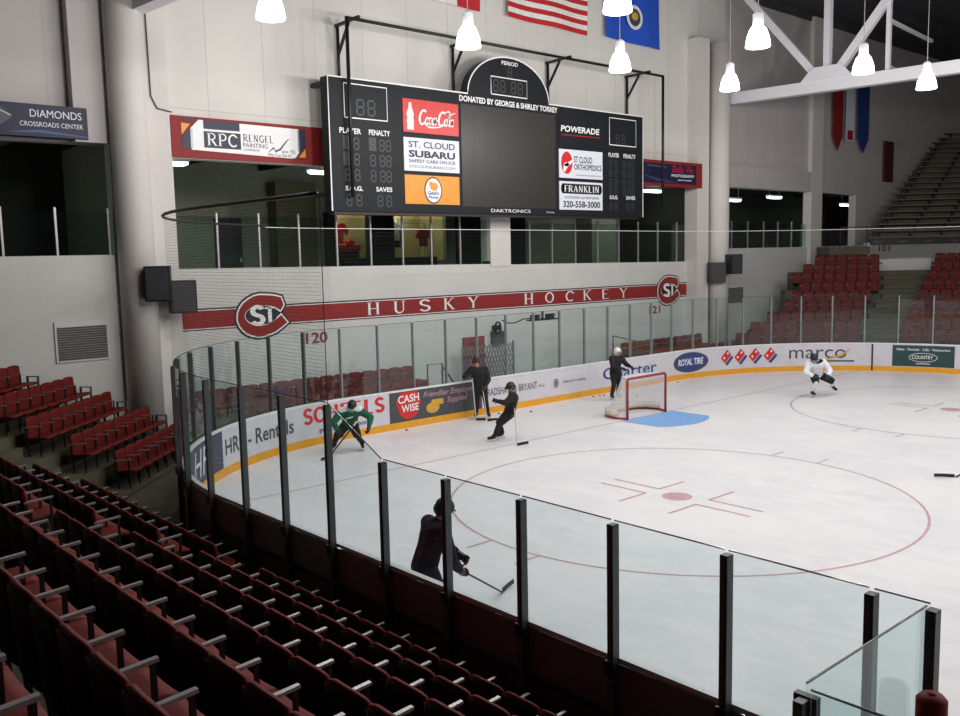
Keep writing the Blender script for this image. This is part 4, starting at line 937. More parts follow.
# ------------------------------------------------------------------ lamps
PW = 430
LAMPS = []
lamp0 = None
for row, (y, xs) in enumerate(((-.5, (-12.03, -7.11, -1.94, 3.16)), (-4.5, (-11.9, -6.72, -1.47, 3.97, 8.19)), (-8.8, (-11.8, -6.6, 4.6, 9.8)), (-13, (-6.6, -1.4, 3.9, 9.1)), (-17.5, (-6.6, -1.4, 3.9, 9.1)), (-22, (-6.6, -1.4, 3.9, 9.1)))):
    for i, x in enumerate(xs):
        yy = (.15, -.31, -.61, -.71)[i] if row == 0 else y
        lab = '%s bright bowl lamp from the left in the %s lamp row from the scoreboard' % (ORD[i], ORD[row])
        if lamp0 is None:
            lamp0 = thing('hanging_lamp', lab, 'hanging lamp', (0, 0, 10), 0, 'bowl lamps over the ice')
            m = MB(); m.lathe([(.29, -.22), (.3, -.2), (.27, 0), (.2, .2), (.12, .3)], (0, 0, 0), 22); m.build('glowing_bowl', 'bowl', lamp0, local=True)
            m = MB(); m.lathe([(.1, .28), (.13, .32), (.13, .55), (.05, .62)], (0, 0, 0), 14); m.build('ballast_housing', 'truss', lamp0, local=True)
            m = MB(); m.tube([(0, 0, .6), (0, 0, 6.3)], .012, 5); m.build('hanger_cable', 'arm', lamp0, local=True)
            lamp0.location = (x, yy, 10)
        else: dup(lamp0, (x, yy, 10), 0, lab)
        l = bpy.data.lights.new('bowl_lamp_light', 'POINT'); l.energy = PW; l.color = (1, .975, .95); l.shadow_soft_size = .2
        o = bpy.data.objects.new('bowl_lamp_light', l); COL.objects.link(o); o.location = (x, yy, 9.72)
# ------------------------------------------------------------------ stands
RM = lambda ang, o=(0, 0, 0): Matrix.Translation(V(o)) @ Matrix.Rotation(ang, 4, 'Z')
XB = lambda k: -16.025-.835*(k-1)
ZT = lambda k: -.02+.44*(k-1)
m = MB()
for k in range(1, 11):
    m.box(XB(k)-.35, XB(k)+(.485 if k > 1 else .3), -30, 1.25+.3*(k-1), -.09, ZT(k))
struct('near_terrace', m, 'conc', 'concrete terrace steps under the near seats')
m = MB()
for k in range(1, 9): m.box(XB(k)-.35, XB(k)-.05, -5.9, -4.72, ZT(k), ZT(k)+.22)
struct('near_stair', m, 'conc2', 'concrete stair through the near seats')
mt = Matrix(((1/R2, 1/R2, 0, 0), (-1/R2, 1/R2, 0, 0), (0, 0, 1, 0), (0, 0, 0, 1)))   # (n, t, z) -> world
CN = [-12.57, -13.36, -14.15, -14.93, -15.6, -16.4, -17.2]
m = MB()
for k, n in enumerate(CN): m.box(n-.36, n+.47, -10.0-.1*k, 9.9+n+.02, -.09, -.02+.44*k, mt)
struct('corner_terrace', m, 'conc2', 'concrete terrace in the near corner')
m = MB()
for k, n in enumerate(CN[:-1]): m.box(n-.36, n-.06, -9.9, -8.95-.0*k, -.02+.44*k, .2+.44*k, mt)
struct('corner_stair', m, 'conc2', 'concrete stair between near and corner stands')
m = MB(); m.box(-11.6, -3.7, 5.15, 5.96, -.09, .22); m.box(-11.6, -3.7, 5.95, 7.02, -.09, .6)
m.box(6.5, 13.3, 5.15, 5.96, -.09, .1); m.box(6.5, 12.6, 5.95, 7.02, -.09, .48)
struct('end_terrace', m, 'conc', 'low concrete steps along the end wall')
ft = Matrix(((1/R2, 1/R2, 0, 0), (1/R2, -1/R2, 0, 0), (0, 0, 1, 0), (0, 0, 0, 1)))   # (s, t, z) -> world
FL = [5.47, 5.95, 6.79, 7.87, 8.53, 9.1, 9.1, 9.79, 10.6]; FR = [10.52, 10.79, 11.2, 11.6, 12.17, 12.75, 13.09, 13.37, 13.65]
FS = [12.35+.79*k for k in range(9)]; FZ = [.52+.4*k for k in range(9)]
m = MB()
m.box(11.0, FS[0]-.45, 4.6, 22, -.09, .15, ft)
for s, z, fl_ in zip(FS, FZ, FL): m.box(s-.46, s+.34, fl_-.55, 24, -.09, z, ft)
m.box(FS[-1]+.3, 19.4, 9.4, 24, -.09, FZ[-1], ft)
struct('far_terrace', m, 'conc', 'concrete terrace in the far corner')
FB = [12.13+.52*k for k in range(9)]
m = MB()
for k in range(8): m.box(FS[k]+.05, FS[k]+.34, FR[k]+.2, FB[k]-.1, FZ[k], FZ[k]+.2, ft)
struct('far_stair', m, 'conc2', 'concrete stair in the far corner')
m = MB(); m.box(19.4, 19.7, 13.2, 26, -.09, 5.12, ft); m.box(19.4, 30, 13.5, 26, 4.3, 5.0, ft); struct('wall_corner', m, 'cmu', 'white wall under the upper bleachers')
m = MB(); m.box(18.95, 21.5, 11.3, 13.3, 4.55, 4.95, ft); m.box(21.5, 30, 11.6, 13.6, 4.55, 4.95, ft); struct('landing', m, 'conc', 'concrete landing by the far opening')
m = MB(); S = lambda t_, z: V((19.38/R2+t_/R2, 19.38/R2-t_/R2, z))
text(m, '101', 13.85, 14.4, 4.68, 4.98, lambda a, z: S(a, z), .03); o = m.build('section_number', 'brownp', loc=S(14.1, 4.7)); tag(o, 'dark section number 101 on the far corner wall', 'section number')
m = MB(); m.box(19.36, 19.42, 13.4, 26, 5.0, 5.3, ft); o = m.build('fascia_strip', 'black', loc=S(18, 5.0)); tag(o, 'black advertising strip along the top of the far corner wall', 'banner')
m = MB()
for i in range(9):
    if i % 2 == 0: m.box(19.34, 19.36, 13.6+i*.62, 13.95+i*.62, 5.1, 5.2, ft)
mm = m.build('pale_marks', 'greyp', o)
m = MB()
for k in range(20): m.box(19.6+.65*k, 19.6+.65*k+.66, 13.4+.452*k, 30, 4.5, 5.02+.339*k, ft)
struct('upper_terrace', m, 'conc', 'dark stepped terrace of the upper bleachers')
b0 = None
for k in range(20):
    L = 8.5; ta = max(13.45+.452*k, 19.75+.65*k-9.9+.2); lab = '%s bare bleacher plank up from the far corner wall' % ORD[k]
    p = ft @ V((19.75+.65*k, ta+L/2, 5.02+.339*k))
    if b0 is None:
        b0 = thing('bleacher_bench', lab, 'bench', p, radians(-45), 'bleacher planks')
        m = MB(); m.box(-L/2, L/2, -.14, .14, .33, .38); m.build('plank', 'bench', b0, local=True)
        m = MB()
        for i in range(6): m.box(-L/2+.3+i*1.55, -L/2+.36+i*1.55, -.1, .1, 0, .33)
        m.build('bracket', 'leg', b0, local=True)
    else: dup(b0, p, radians(-45), lab)
def handrail(pts, lab, m_='grille'):
    m = MB(); m.tube(pts, .03, 6); o = m.build('handrail', m_, loc=pts[0]); tag(o, lab, 'handrail')
handrail([(-3.95, 5.6, .22), (-3.95, 5.6, 1.5), (-3.35, 5.6, 1.48), (-3.35, 5.6, .2)], 'bent grey handrail at the right end of the left end seats')
handrail([(-3.35, 5.6, 1.4), (-2.7, 5.6, .6), (-2.7, 5.6, -.09)], 'sloping lower grey handrail beside the red door gate')
handrail([(6.3, 5.4, -.09), (6.3, 5.4, 1.45), (6.3, 6.6, 1.6), (6.3, 6.6, .48)], 'grey handrail at the left end of the right end seats')
q = lambda s, t_, z: tuple(ft @ V((s, t_, z)))
handrail([q(19.2, 11.9, 4.95), q(19.2, 11.9, 5.9), q(19.2, 13.2, 5.9), q(19.2, 13.2, 4.95)], 'dark handrail on the landing by the far opening', 'brownp')
# ------------------------------------------------------------------ seats
def shell(mb, nx, nz, fn, th):
    F = [[V(fn(i/nx*2-1, j/nz)) for i in range(nx+1)] for j in range(nz+1)]
    vs = [p for r in F for p in r]+[p+V(th) for r in F for p in r]; N = (nx+1)*(nz+1); id_ = lambda i, j: j*(nx+1)+i; fs = []
    for j in range(nz):
        for i in range(nx):
            a = (id_(i, j), id_(i+1, j), id_(i+1, j+1), id_(i, j+1)); fs += [a, tuple(N+k for k in a[::-1])]
    ed = [id_(i, 0) for i in range(nx+1)]+[id_(nx, j) for j in range(1, nz+1)]+[id_(i, nz) for i in range(nx-1, -1, -1)]+[id_(0, j) for j in range(nz-1, 0, -1)]
    for i in range(len(ed)):
        a, b = ed[i], ed[(i+1) % len(ed)]; fs.append((b, a, N+a, N+b))
    mb.add(vs, fs, True)
seat0 = thing('stadium_seat', 'x', 'seat')
SW = .236
m = MB(); shell(m, 8, 6, lambda u, v: (.03-.035*v+.02*u*u, u*SW*(1-.035*v**8), .24+v*(.59-.03*abs(u)**4)), (-.035, 0, 0)); m.build('backrest', 'seat', seat0, local=True)
m = MB(); shell(m, 6, 5, lambda u, v: (-.008-.035*v+.02*u*u, u*SW*.985, .22+v*(.585-.03*abs(u)**4)), (-.014, 0, 0)); m.build('back_shade', 'shell', seat0, local=True)  # thin layer added behind the backrest, shade of the seat backs in its dark colour
m = MB(); shell(m, 6, 6, lambda u, v: (.03+v*.41, u*SW*.97, .335+.03*v+.015*u*u-.03*max(0, v-.8)*5*.3), (0, 0, .05)); m.build('seat_pan', 'seat2', seat0, local=True)
m = MB(); m.beam((-.02, -.242, .63), (.33, -.242, .655), .038, .022); m.build('armrest', 'arm', seat0, local=True)
m = MB(); m.beam((.3, -.242, .0), (.3, -.242, .645), .025, .03); m.box(-.05, .3, -.255, -.23, .34, .4); m.beam((.05, -.242, .0), (.0, -.242, .62), .03, .04); m.build('stanchion', 'leg', seat0, local=True)
first = [True]
def seat(x, y, z, rz, lab, grp):
    if first[0]:
        first[0] = False; seat0.location = (x, y, z); seat0.rotation_euler = (0, 0, rz); seat0['label'] = lab; seat0['group'] = grp
    else: dup(seat0, (x, y, z), rz, lab, grp)
NS = {1: 12, 2: 12, 3: 10, 4: 4, 5: 1}
for k, n in NS.items():
    for i in range(n):
        seat(XB(k), -4.65+.2425+.485*i, ZT(k), 0, 'red seat, %s left of the near stair, %s row up from the near glass' % (ORD[i], ORD[k-1]), 'red seats of the near stand, left block')
NR = {1: (0, 14), 2: (0, 15), 3: (0, 15), 4: (0, 15), 5: (0, 15), 6: (7, 16), 7: (12, 18)}
for k, (a, b) in NR.items():
    for i in range(a, b):
        seat(XB(k), -5.95-.2425-.485*i, ZT(k), 0, 'red seat, %s right of the near stair, %s row up from the near glass' % (ORD[i], ORD[k-1]), 'red seats of the near stand, right block')
cr = [[-7.98+.5*i for i in range(8)], [-8.33+.504*i for i in range(8)], [-8.65+.49*i for i in range(8)], [-5.56-.5*i for i in range(7)], [-6.75-.5*i for i in range(4)]]
for k, ts in enumerate(cr):
    for i, tt in enumerate(sorted(ts)):
        p = mt @ V((CN[k], tt, -.02+.44*k))
        seat(*p, radians(-45), 'red seat, %s from the left in the %s row up of the near corner' % (ORD[i], ORD[k]), 'red seats of the near corner')
for r, (y, z, z2) in enumerate(((5.56, .22, .1), (6.36, .6, .48))):
    for i in range(15 if r else 13):
        seat(-4.2-.5*i, y, z, radians(-90), 'red seat, %s left of the bent handrail, %s row by the end wall' % (ORD[i], ('front', 'back')[r]), 'red seats along the end wall, left')
    for i in range(11+(1-r)):
        seat(6.75+.5*i, y, z2, radians(-90), 'red seat, %s along the %s row at the right of the end wall' % (ORD[i], ('front', 'back')[r]), 'red seats along the end wall, right')
for k in range(9):
    n = int(round((FR[k]-FL[k])/.52)); 
    for i in range(n):
        p = ft @ V((FS[k], FR[k]-.26-.52*i, FZ[k]))
        seat(*p, radians(-135), 'red seat, %s left of the far stair, %s row up of the far corner' % (ORD[i], ORD[k]), 'red seats of the far corner, left of the stair')
    for i in range(min(7, int(3.4+.1*k)+2)):
        p = ft @ V((FS[k], FB[k]+.26+.52*i, FZ[k]))
        seat(*p, radians(-135), 'red seat, %s right of the far stair, %s row up of the far corner' % (ORD[i], ORD[k]), 'red seats of the far corner, right of the stair')
# ------------------------------------------------------------------ goal, pucks
t = thing('hockey_goal', 'red framed hockey goal with white net on the goal line', 'goal', (0, 0, 0))
m = MB(); m.tube([(-.915, 0, 0), (-.915, 0, 1.16), (-.87, 0, 1.21), (.87, 0, 1.21), (.915, 0, 1.16), (.915, 0, 0)], .038, 8); m.build('front_frame', 'goalred', t)
base = [(-.915, 0), (-1.06, .35), (-.98, .75), (-.7, 1.0), (0, 1.1), (.7, 1.0), (.98, .75), (1.06, .35), (.915, 0)]
top = [(-.87, 0), (-.78, .25), (-.66, .42), (-.4, .52), (0, .55), (.4, .52), (.66, .42), (.78, .25), (.87, 0)]
m = MB(); m.tube([(x, y, .03) for x, y in base], .035, 8); m.build('base_frame', 'goalred', t)
m = MB(); m.tube([(x, y, 1.2) for x, y in top], .022, 6); m.tube([(0, .55, 1.2), (0, .95, .6), (0, 1.1, .05)], .02, 6); m.build('top_shelf', 'boardwhite', t)
m = MB(); m.uv = []; NZ = 8; n = len(base); d_ = [0]
for i in range(1, n): d_.append(d_[-1]+math.dist(base[i], base[i-1]))
for j in range(NZ+1):
    f = j/NZ
    for i in range(n):
        bl = 1-(1-f)**1.3 if False else f
        x = base[i][0]*(1-bl)+top[i][0]*bl; y = base[i][1]*(1-bl)+top[i][1]*bl+.0
        m.v.append(V((x, y, .04+f*1.15))); m.uv.append((d_[i], f*1.25))
for j in range(NZ):
    for i in range(n-1): m.f.append([j*n+i, j*n+i+1, (j+1)*n+i+1, (j+1)*n+i]); m.sm.append(True)
m.build('netting', 'goalnet', t)
m = MB(); m.uv = [(x, y) for x, y in top]; m.v = [V((x, y, 1.19)) for x, y in top]; m.f = [list(range(n))]; m.sm = [False]; m.build('top_netting', 'goalnet', t)
m = MB(); m.tube([(x*.97, y*.96, .16) for x, y in base[1:-1]], .1, 8); m.build('base_padding', 'pad', t)
m = MB(); m.tube([(-.86, .06, .05), (-.86, .09, 1.15)], .05, 8); m.build('post_padding', 'pad', t)
pk = None
for x, y, lab in ((-6.34, 3.6, 'black puck by the kick plate left of the standing skater'), (-3.24, 2.95, 'puck lying nearest the stick of the standing skater'), (-1.85, 3.1, 'puck on the ice to the right of the leaning skater in black'), (-2.75, 3.6, 'puck at the kick plate right of the standing skater'), (1.67, 3.6, 'leftmost puck of the cluster behind the goal'), (2.81, 2.6, 'puck behind the goal netting'), (6.36, 3.5, 'puck by the kick plate right of the goal')):
    if pk is None:
        m = MB(); m.lathe([(.0, .0), (.036, 0), (.038, .004), (.038, .022), (.036, .026), (0, .026)], (0, 0, 0), 16); pk = m.build('hockey_puck', 'puck', loc=(0, 0, 0)); o = pk
    else: o = pk.copy(); COL.objects.link(o)
    o.location = (x, y, .001); tag(o, lab, 'puck', 'pucks on the ice')
for x, y, lab in ((1.95, 3.55, 'left red training puck behind the goal'), (2.12, 3.5, 'right red training puck behind the goal')):
    o = pk.copy(); o.data = pk.data.copy(); o.data.materials[0] = M['ltred']; COL.objects.link(o); o.location = (x, y, .001); tag(o, lab, 'puck', 'red pucks on the ice')
for k, tt in enumerate((None, -4.35, -4.85, -5.15, -6.35)):
    if tt is None: continue
    a = lambda n_, t_, z: tuple(mt @ V((n_, t_, z)))
    zz = -.02+.44*k; n = CN[k]
    handrail([a(n+.1, tt, zz), a(n+.1, tt, zz+.52), a(n+.36, tt, zz+.52), a(n+.36, tt, zz)], 'small grey rail closing the right end of the %s corner row' % ORD[k])
# ------------------------------------------------------------------ people
def skin(name, pts, edges, m_, parent, sub=2):
    ks = list(pts); me = bpy.data.meshes.new(name+'_cage')
    me.from_pydata([tuple(pts[k][0]) for k in ks], [(ks.index(a), ks.index(b)) for a, b in edges], [])
    o = bpy.data.objects.new(name+'_cage', me); COL.objects.link(o)
    md = o.modifiers.new('s', 'SKIN'); md.use_smooth_shade = True
    sv = me.skin_vertices[0].data if me.skin_vertices else None
    if sv is None:
        bm = bmesh.new(); bm.from_mesh(me); bm.verts.layers.skin.verify(); bm.to_mesh(me); bm.free(); sv = me.skin_vertices[0].data
    for i, k in enumerate(ks):
        r = pts[k][1]; sv[i].radius = r if isinstance(r, tuple) else (r, r); sv[i].use_root = (i == 0)
    if sub: s = o.modifiers.new('b', 'SUBSURF'); s.levels = sub; s.render_levels = sub
    bpy.context.view_layer.update(); dg = bpy.context.evaluated_depsgraph_get()
    me2 = bpy.data.meshes.new_from_object(o.evaluated_get(dg)); me2.name = name
    bpy.data.objects.remove(o); bpy.data.meshes.remove(me)
    for p in me2.polygons: p.use_smooth = True
    me2.materials.clear(); me2.materials.append(M[m_])
    ob = bpy.data.objects.new(name, me2); COL.objects.link(ob); ob.parent = parent; WM[ob] = WM[parent]; KIDS.setdefault(parent, []).append(ob)
    return ob
def blob(name, pts, edges, m_, parent, vox=.02, smooth=5):
    """one continuous skin over tapered limbs: limbs merged on a fine voxel grid, then relaxed"""
    mb = MB()
    for k in {k for e in edges for k in e}:
        mb.ball(pts[k][0], pts[k][1], n=16)
    for a, b in edges:
        p, q = V(pts[a][0]), V(pts[b][0])
        if (q-p).length > 1e-4: mb.tube([p, lerp(p, q, .5), q], [pts[a][1], (pts[a][1]+pts[b][1])/2, pts[b][1]], 16)
    o = mb.build(name+'_cage', m_, None); 
    r = o.modifiers.new('r', 'REMESH'); r.mode = 'VOXEL'; r.voxel_size = vox; r.use_smooth_shade = True
    s_ = o.modifiers.new('s', 'SMOOTH'); s_.factor = .5; s_.iterations = smooth
    bpy.context.view_layer.update(); dg = bpy.context.evaluated_depsgraph_get()
    me2 = bpy.data.meshes.new_from_object(o.evaluated_get(dg)); me2.name = name
    old = o.data; bpy.data.objects.remove(o); bpy.data.meshes.remove(old)
    for p in me2.polygons: p.use_smooth = True
    me2.materials.clear(); me2.materials.append(M[m_])
    ob = bpy.data.objects.new(name, me2); COL.objects.link(ob); ob.parent = parent; WM[ob] = WM[parent]; KIDS.setdefault(parent, []).append(ob)
    return ob
def lerp(a, b, f): return V(a)*(1-f)+V(b)*f
def glove(parent, elb, wri, palm_n, m_, side, name='glove', k=1.):
    """padded glove: cuff, palm, four curled fingers of unequal length and a thumb off the palm's side"""
    d = (V(wri)-V(elb)).normalized(); n = V(palm_n); n = (n-d*n.dot(d)).normalized(); s = d.cross(n)*side; w = V(wri)
    P = {'palm': (w+d*.05*k, .045*k), 'cuff': (w-d*.07*k, .052*k), 'wrist': (w, .042*k), 'knuck': (w+d*.085*k, .042*k)}; E_ = [('palm', 'wrist'), ('wrist', 'cuff'), ('palm', 'knuck')]
    for i, (off, L) in enumerate(((.036, .9), (.013, 1.), (-.012, .95), (-.036, .75))):
        a = w+d*.1*k+s*off*k; b = a+(d*.035+n*.012)*L*k; c = b+(d*.01+n*.036)*L*k; e = c+(-d*.025+n*.015)*L*k
        for nm, p in (('a', a), ('b', b), ('c', c), ('e', e)): P['f%d%s' % (i, nm)] = (p, (.0135 if nm != 'e' else .011)*k)
        E_ += [('knuck', 'f%da' % i), ('f%da' % i, 'f%db' % i), ('f%db' % i, 'f%dc' % i), ('f%dc' % i, 'f%de' % i)]
    a = w+d*.03*k+s*.045*k+n*.015*k; b = a+(d*.03+s*.012+n*.025)*k; c = b+(d*.02-s*.01+n*.022)*k
    for nm, p in (('ta', a), ('tb', b), ('tc', c)): P[nm] = (p, .014*k)
    E_ += [('palm', 'ta'), ('ta', 'tb'), ('tb', 'tc')]
    return skin(name, P, E_, m_, parent, 1)
def person(loc, hdg, J, label, top, bottom, sock, gl, helm, cage=True, k=1., brim=False):
    t = thing('person', label, 'person', loc, hdg, None)
    J = {a: V(b)*k for a, b in J.items()}
    J['spine'] = lerp(J['pelvis'], J['chest'], .5)
    hd = J['head']; nk = J['neck']; fw = V(J.get('look', (1, 0, 0))); fw.normalize(); up = (hd-nk).normalized(); fw = (fw-up*fw.dot(up)).normalized(); lf = up.cross(fw)
    crown = hd+up*.075*k
    lat = (J['shoL']-J['shoR']).normalized()
    B = {'neck': (nk, .055*k), 'jaw': (lerp(nk, hd, .55)+fw*.02*k, .066*k), 'head': (hd, .092*k), 'crown': (crown-up*.035*k, .088*k), 'chest': (J['chest'], .11*k)}
    E_ = [('chest', 'neck'), ('neck', 'jaw'), ('jaw', 'head'), ('head', 'crown')]
    for s in 'LR':
        sg = 1 if s == 'L' else -1
        J['hip'+s] = J.get('hip'+s, J['pelvis']+V((0, .1*sg*k, -.04*k)))
        B['pel'+s] = (J['pelvis']+lat*.05*sg*k, .1*k); B['spi'+s] = (J['spine']+lat*.045*sg*k, .09*k); B['che'+s] = (J['chest']+lat*.07*sg*k, .1*k)
        for a, r in (('sho', .06), ('elb', .046), ('wri', .034)): B[a+s] = (J[a+s], r*k)
        for a, r in (('hip', .09), ('kne', .058), ('ank', .036)): B[a+s] = (J[a+s], r*k)
        B['toe'+s] = (lerp(J['ank'+s], J['toe'+s], .6), .02*k)
        E_ += [('pel'+s, 'spi'+s), ('spi'+s, 'che'+s), ('che'+s, 'chest'), ('che'+s, 'sho'+s), ('sho'+s, 'elb'+s), ('elb'+s, 'wri'+s), ('pel'+s, 'hip'+s), ('hip'+s, 'kne'+s), ('kne'+s, 'ank'+s), ('ank'+s, 'toe'+s)]
    E_.append(('pelL', 'pelR'))
    blob('body', B, E_, 'skin', t, .014*k, 4)
    # face
    f = MB(); L2 = lambda a, b, c: hd+fw*a*k+lf*b*k+up*c*k
    f.add([L2(.08, -.018, -.035), L2(.08, .018, -.035), L2(.115, 0, -.03), L2(.085, 0, .015)], [(0, 1, 2), (0, 2, 3), (1, 3, 2), (0, 3, 1)])
    for sg in (1, -1): f.ball(L2(.0, .088*sg, -.01), .018*k, .01*k, .03*k, 8)
    f.build('nose_and_ears', 'skin', t, local=True)
    for sg in (1, -1): e = MB(); e.ball(L2(.078, .03*sg, .012), .012*k, n=8); e.build('eye', 'eye', t, local=True)
    e = MB(); e.ball(L2(.075, 0, -.065), .012*k, .026*k, .008*k, 8); e.build('mouth', 'lip', t, local=True)
    R = Matrix((( fw.x, lf.x, up.x, 0), (fw.y, lf.y, up.y, 0), (fw.z, lf.z, up.z, 0), (0, 0, 0, 1)))
    h = MB(); h.ball(hd+up*.02*k-fw*.008*k, .128*k, .112*k, .118*k, 18, R, -.18, 1); h.ball(hd-fw*.035*k-up*.03*k, .098*k, .106*k, .09*k, 16, R)
    h.beam(L2(.09, 0, .05), L2(.165 if brim else .122, 0, .035 if brim else .045), .15*k, .014*k); ho = h.build('helmet', helm, t, local=True)
    h = MB(); h.ball(hd-up*.02*k-fw*.04*k, .075*k, .096*k, .1*k, 14, R, -.75, .3); h.build('hair', 'hair', t, local=True)
    if cage:
        c = MB()
        for z in (-.09, -.055, -.02, .015): c.tube([L2(.06, -.1, z), L2(.125, -.055, z), L2(.14, 0, z), L2(.125, .055, z), L2(.06, .1, z)], .005*k, 5)
        for y in (-.05, 0, .05): c.tube([L2(.13, y, .04), L2(.14, y*.9, -.03), L2(.115, y*.7, -.1)], .005*k, 5)
        c.build('face_cage', 'steel', t, local=True)
    # clothes follow the body
    T = {'collar': (lerp(J['chest'], nk, .62), .088*k), 'chest': (J['chest'], .13*k)}; E2 = [('chest', 'collar')]
    for s in 'LR':
        sg = 1 if s == 'L' else -1
        T['m'+s] = (lerp(J['pelvis'], J['spine'], -.2)+lat*.06*sg*k, .142*k); T['p'+s] = (J['spine']+lat*.06*sg*k, .132*k); T['c'+s] = (J['chest']+lat*.075*sg*k, .142*k)
        T['s'+s] = (J['sho'+s], .105*k); T['e'+s] = (J['elb'+s], .08*k); T['w'+s] = (lerp(J['elb'+s], J['wri'+s], .84), .062*k)
        E2 += [('m'+s, 'p'+s), ('p'+s, 'c'+s), ('c'+s, 'chest'), ('c'+s, 'collar'), ('c'+s, 's'+s), ('s'+s, 'e'+s), ('e'+s, 'w'+s)]
    E2 += [('mL', 'mR'), ('pL', 'pR'), ('cL', 'cR')]
    jer = blob('jersey', T, E2, top, t, .02*k, 6)
    long_ = sock is None
    T = {}; E2 = [('pL', 'pR')]
    for s in 'LR':
        sg = 1 if s == 'L' else -1
        T['p'+s] = (J['pelvis']+lat*.05*sg*k, .128*k); T['h'+s] = (J['hip'+s], .124*k); T['k'+s] = (lerp(J['hip'+s], J['kne'+s], 1 if long_ else .9), (.084 if long_ else .105)*k); E2 += [('p'+s, 'h'+s), ('h'+s, 'k'+s)]
        if long_: T['a'+s] = (lerp(J['kne'+s], J['ank'+s], .92), .064*k); E2.append(('k'+s, 'a'+s))
    blob('trousers' if long_ else 'hockey_shorts', T, E2, bottom, t, .02*k, 5)
    for s in 'LR':
        if not long_: blob('sock', {'a': (lerp(J['kne'+s], J['ank'+s], .5), .07*k), 'b': (J['kne'+s], .078*k), 'd': (lerp(J['kne'+s], J['hip'+s], .3), .085*k), 'c': (lerp(J['kne'+s], J['ank'+s], .97), .058*k)}, [('a', 'b'), ('b', 'd'), ('a', 'c')], sock, t, .016, 3)
        an, to = J['ank'+s], J['toe'+s]; d = (to-an); dn = d.normalized(); he = an-dn*.05*k-V((0, 0, .05*k))
        sh = (J['kne'+s]-an).normalized()
        sk = skin('skate', {'ank': (an, .056*k), 'cuff': (an+sh*.09*k, .055*k), 'heel': (he, .045*k), 'mid': (lerp(he, to, .55), .046*k), 'toe': (to, .044*k)}, [('ank', 'cuff'), ('ank', 'heel'), ('ank', 'mid'), ('mid', 'toe')], 'black', t)
        dh = (to-he).normalized(); nn = dh.cross(V((0, 1, 0))); nn = -sh+dh*sh.dot(dh); nn.normalize()
        b = MB(); b.beam(he+nn*.055*k, to+nn*.05*k, .022*k, .035*k, tuple(nn)); b.build('blade_holder', 'white', sk, local=True)
        b = MB(); b.beam(he+nn*.078*k-dh*.02*k, to+nn*.075*k+dh*.03*k, .006*k, .03*k, tuple(nn)); b.build('blade', 'steel', sk, local=True)
        glove(t, J['elb'+s], J['wri'+s], J.get('palm'+s, (0, -1 if s == 'L' else 1, -.3)), gl, 1 if s == 'L' else -1, k=k*1.15)
    return t, jer, J
def stick(top, heel, toe, m_, lab, tape='black'):
    top, heel, toe = V(top), V(heel), V(toe)
    t = thing('hockey_stick', lab, 'hockey stick', heel)
    d = (heel-top).normalized()
    m = MB(); m.beam(top, heel-d*.02, .032, .024, (toe-heel).normalized()); m.build('shaft', m_, t)
    m = MB(); pts = [lerp(heel, toe, f)+V((0, 0, .035+.006*sin(f*3))) for f in (0, .3, .6, .85, 1)]
    for a, b in zip(pts[:-1], pts[1:]): m.beam(a, b+(b-a)*.03, .012, .07)
    m.build('stick_blade', tape, t)
    m = MB(); m.beam(top-d*.005, top+d*.14, .038, .03, (toe-heel).normalized()); m.build('grip_tape', 'tape' if m_ != 'tape' else 'black', t)
    return t
def world(loc, hdg, p): return Matrix.Translation(V(loc)) @ Matrix.Rotation(hdg, 4, 'Z') @ V(p)
# 1 skater in dark navy close to the near glass, hunched over a stick
L1, H1 = (-14.68, -7.95, 0), radians(-12)
person(L1, H1, dict(pelvis=(-.05, 0, .95), chest=(.09, 0, 1.34), neck=(.16, .0, 1.5), head=(.24, .0, 1.61), look=(1, -.1, -.3),
    shoL=(.12, .21, 1.4), elbL=(.3, .3, 1.12), wriL=(.46, .08, .97), shoR=(.1, -.21, 1.38), elbR=(.14, -.36, 1.06), wriR=(.33, -.2, .87), palmR=(1, .4, -.3), palmL=(0, -1, -.3),
    kneL=(.1, .16, .55), ankL=(-.02, .18, .16), toeL=(.18, .2, .11), kneR=(.1, -.17, .55), ankR=(-.08, -.2, .16), toeR=(.12, -.24, .11)),
    'person in dark navy hunched behind the low near glass with a stick', 'navy', 'black2', None, 'black', 'black', False, 1.05)
stick((-14.56, -8.2, 1.04), (-12.92, -7.44, .0), (-12.6, -7.34, .03), 'black', 'black hockey stick held by the navy skater at the near glass')
# 2 skater in green
L2_, H2 = (-9.07, 2.45, 0), radians(222)
t, jer, J = person(L2_, H2, dict(pelvis=(-.14, .02, .66), chest=(.04, .1, .95), neck=(.11, .14, 1.06), head=(.17, .17, 1.15), look=(1, .1, -.15),
    shoL=(.02, .32, 1.0), elbL=(.0, .58, .84), wriL=(.14, .56, .64), shoR=(.08, -.12, .98), elbR=(.24, -.28, .76), wriR=(.4, -.12, .58), palmR=(0, 1, -.4),
    hipL=(-.12, .12, .6), kneL=(.1, .26, .42), ankL=(-.2, .3, .17), toeL=(.0, .36, .11), hipR=(-.12, -.1, .6), kneR=(.16, -.22, .42), ankR=(.02, -.36, .16), toeR=(.22, -.46, .11)),
    'person skating in a green jersey with white shoulders by the end boards', 'jersey', 'black2', 'black2', 'black', 'black', True, 1.06)
blob('shoulder_yoke', {'c': (J['chest']+V((.03, 0, .1)), .105), 'l': (J['shoL']+V((.02, 0, .028)), .098), 'r': (J['shoR']+V((.02, 0, .028)), .098)}, [('c', 'l'), ('c', 'r')], 'wjersey', jer)
blob('chest_mark', {'c': (J['chest']+V((.175, 0, -.1)), (.022)), 'l': (J['chest']+V((.155, .1, -.07)), (.02)), 'r': (J['chest']+V((.155, -.1, -.12)), (.02))}, [('c', 'l'), ('c', 'r')], 'wjersey', jer)
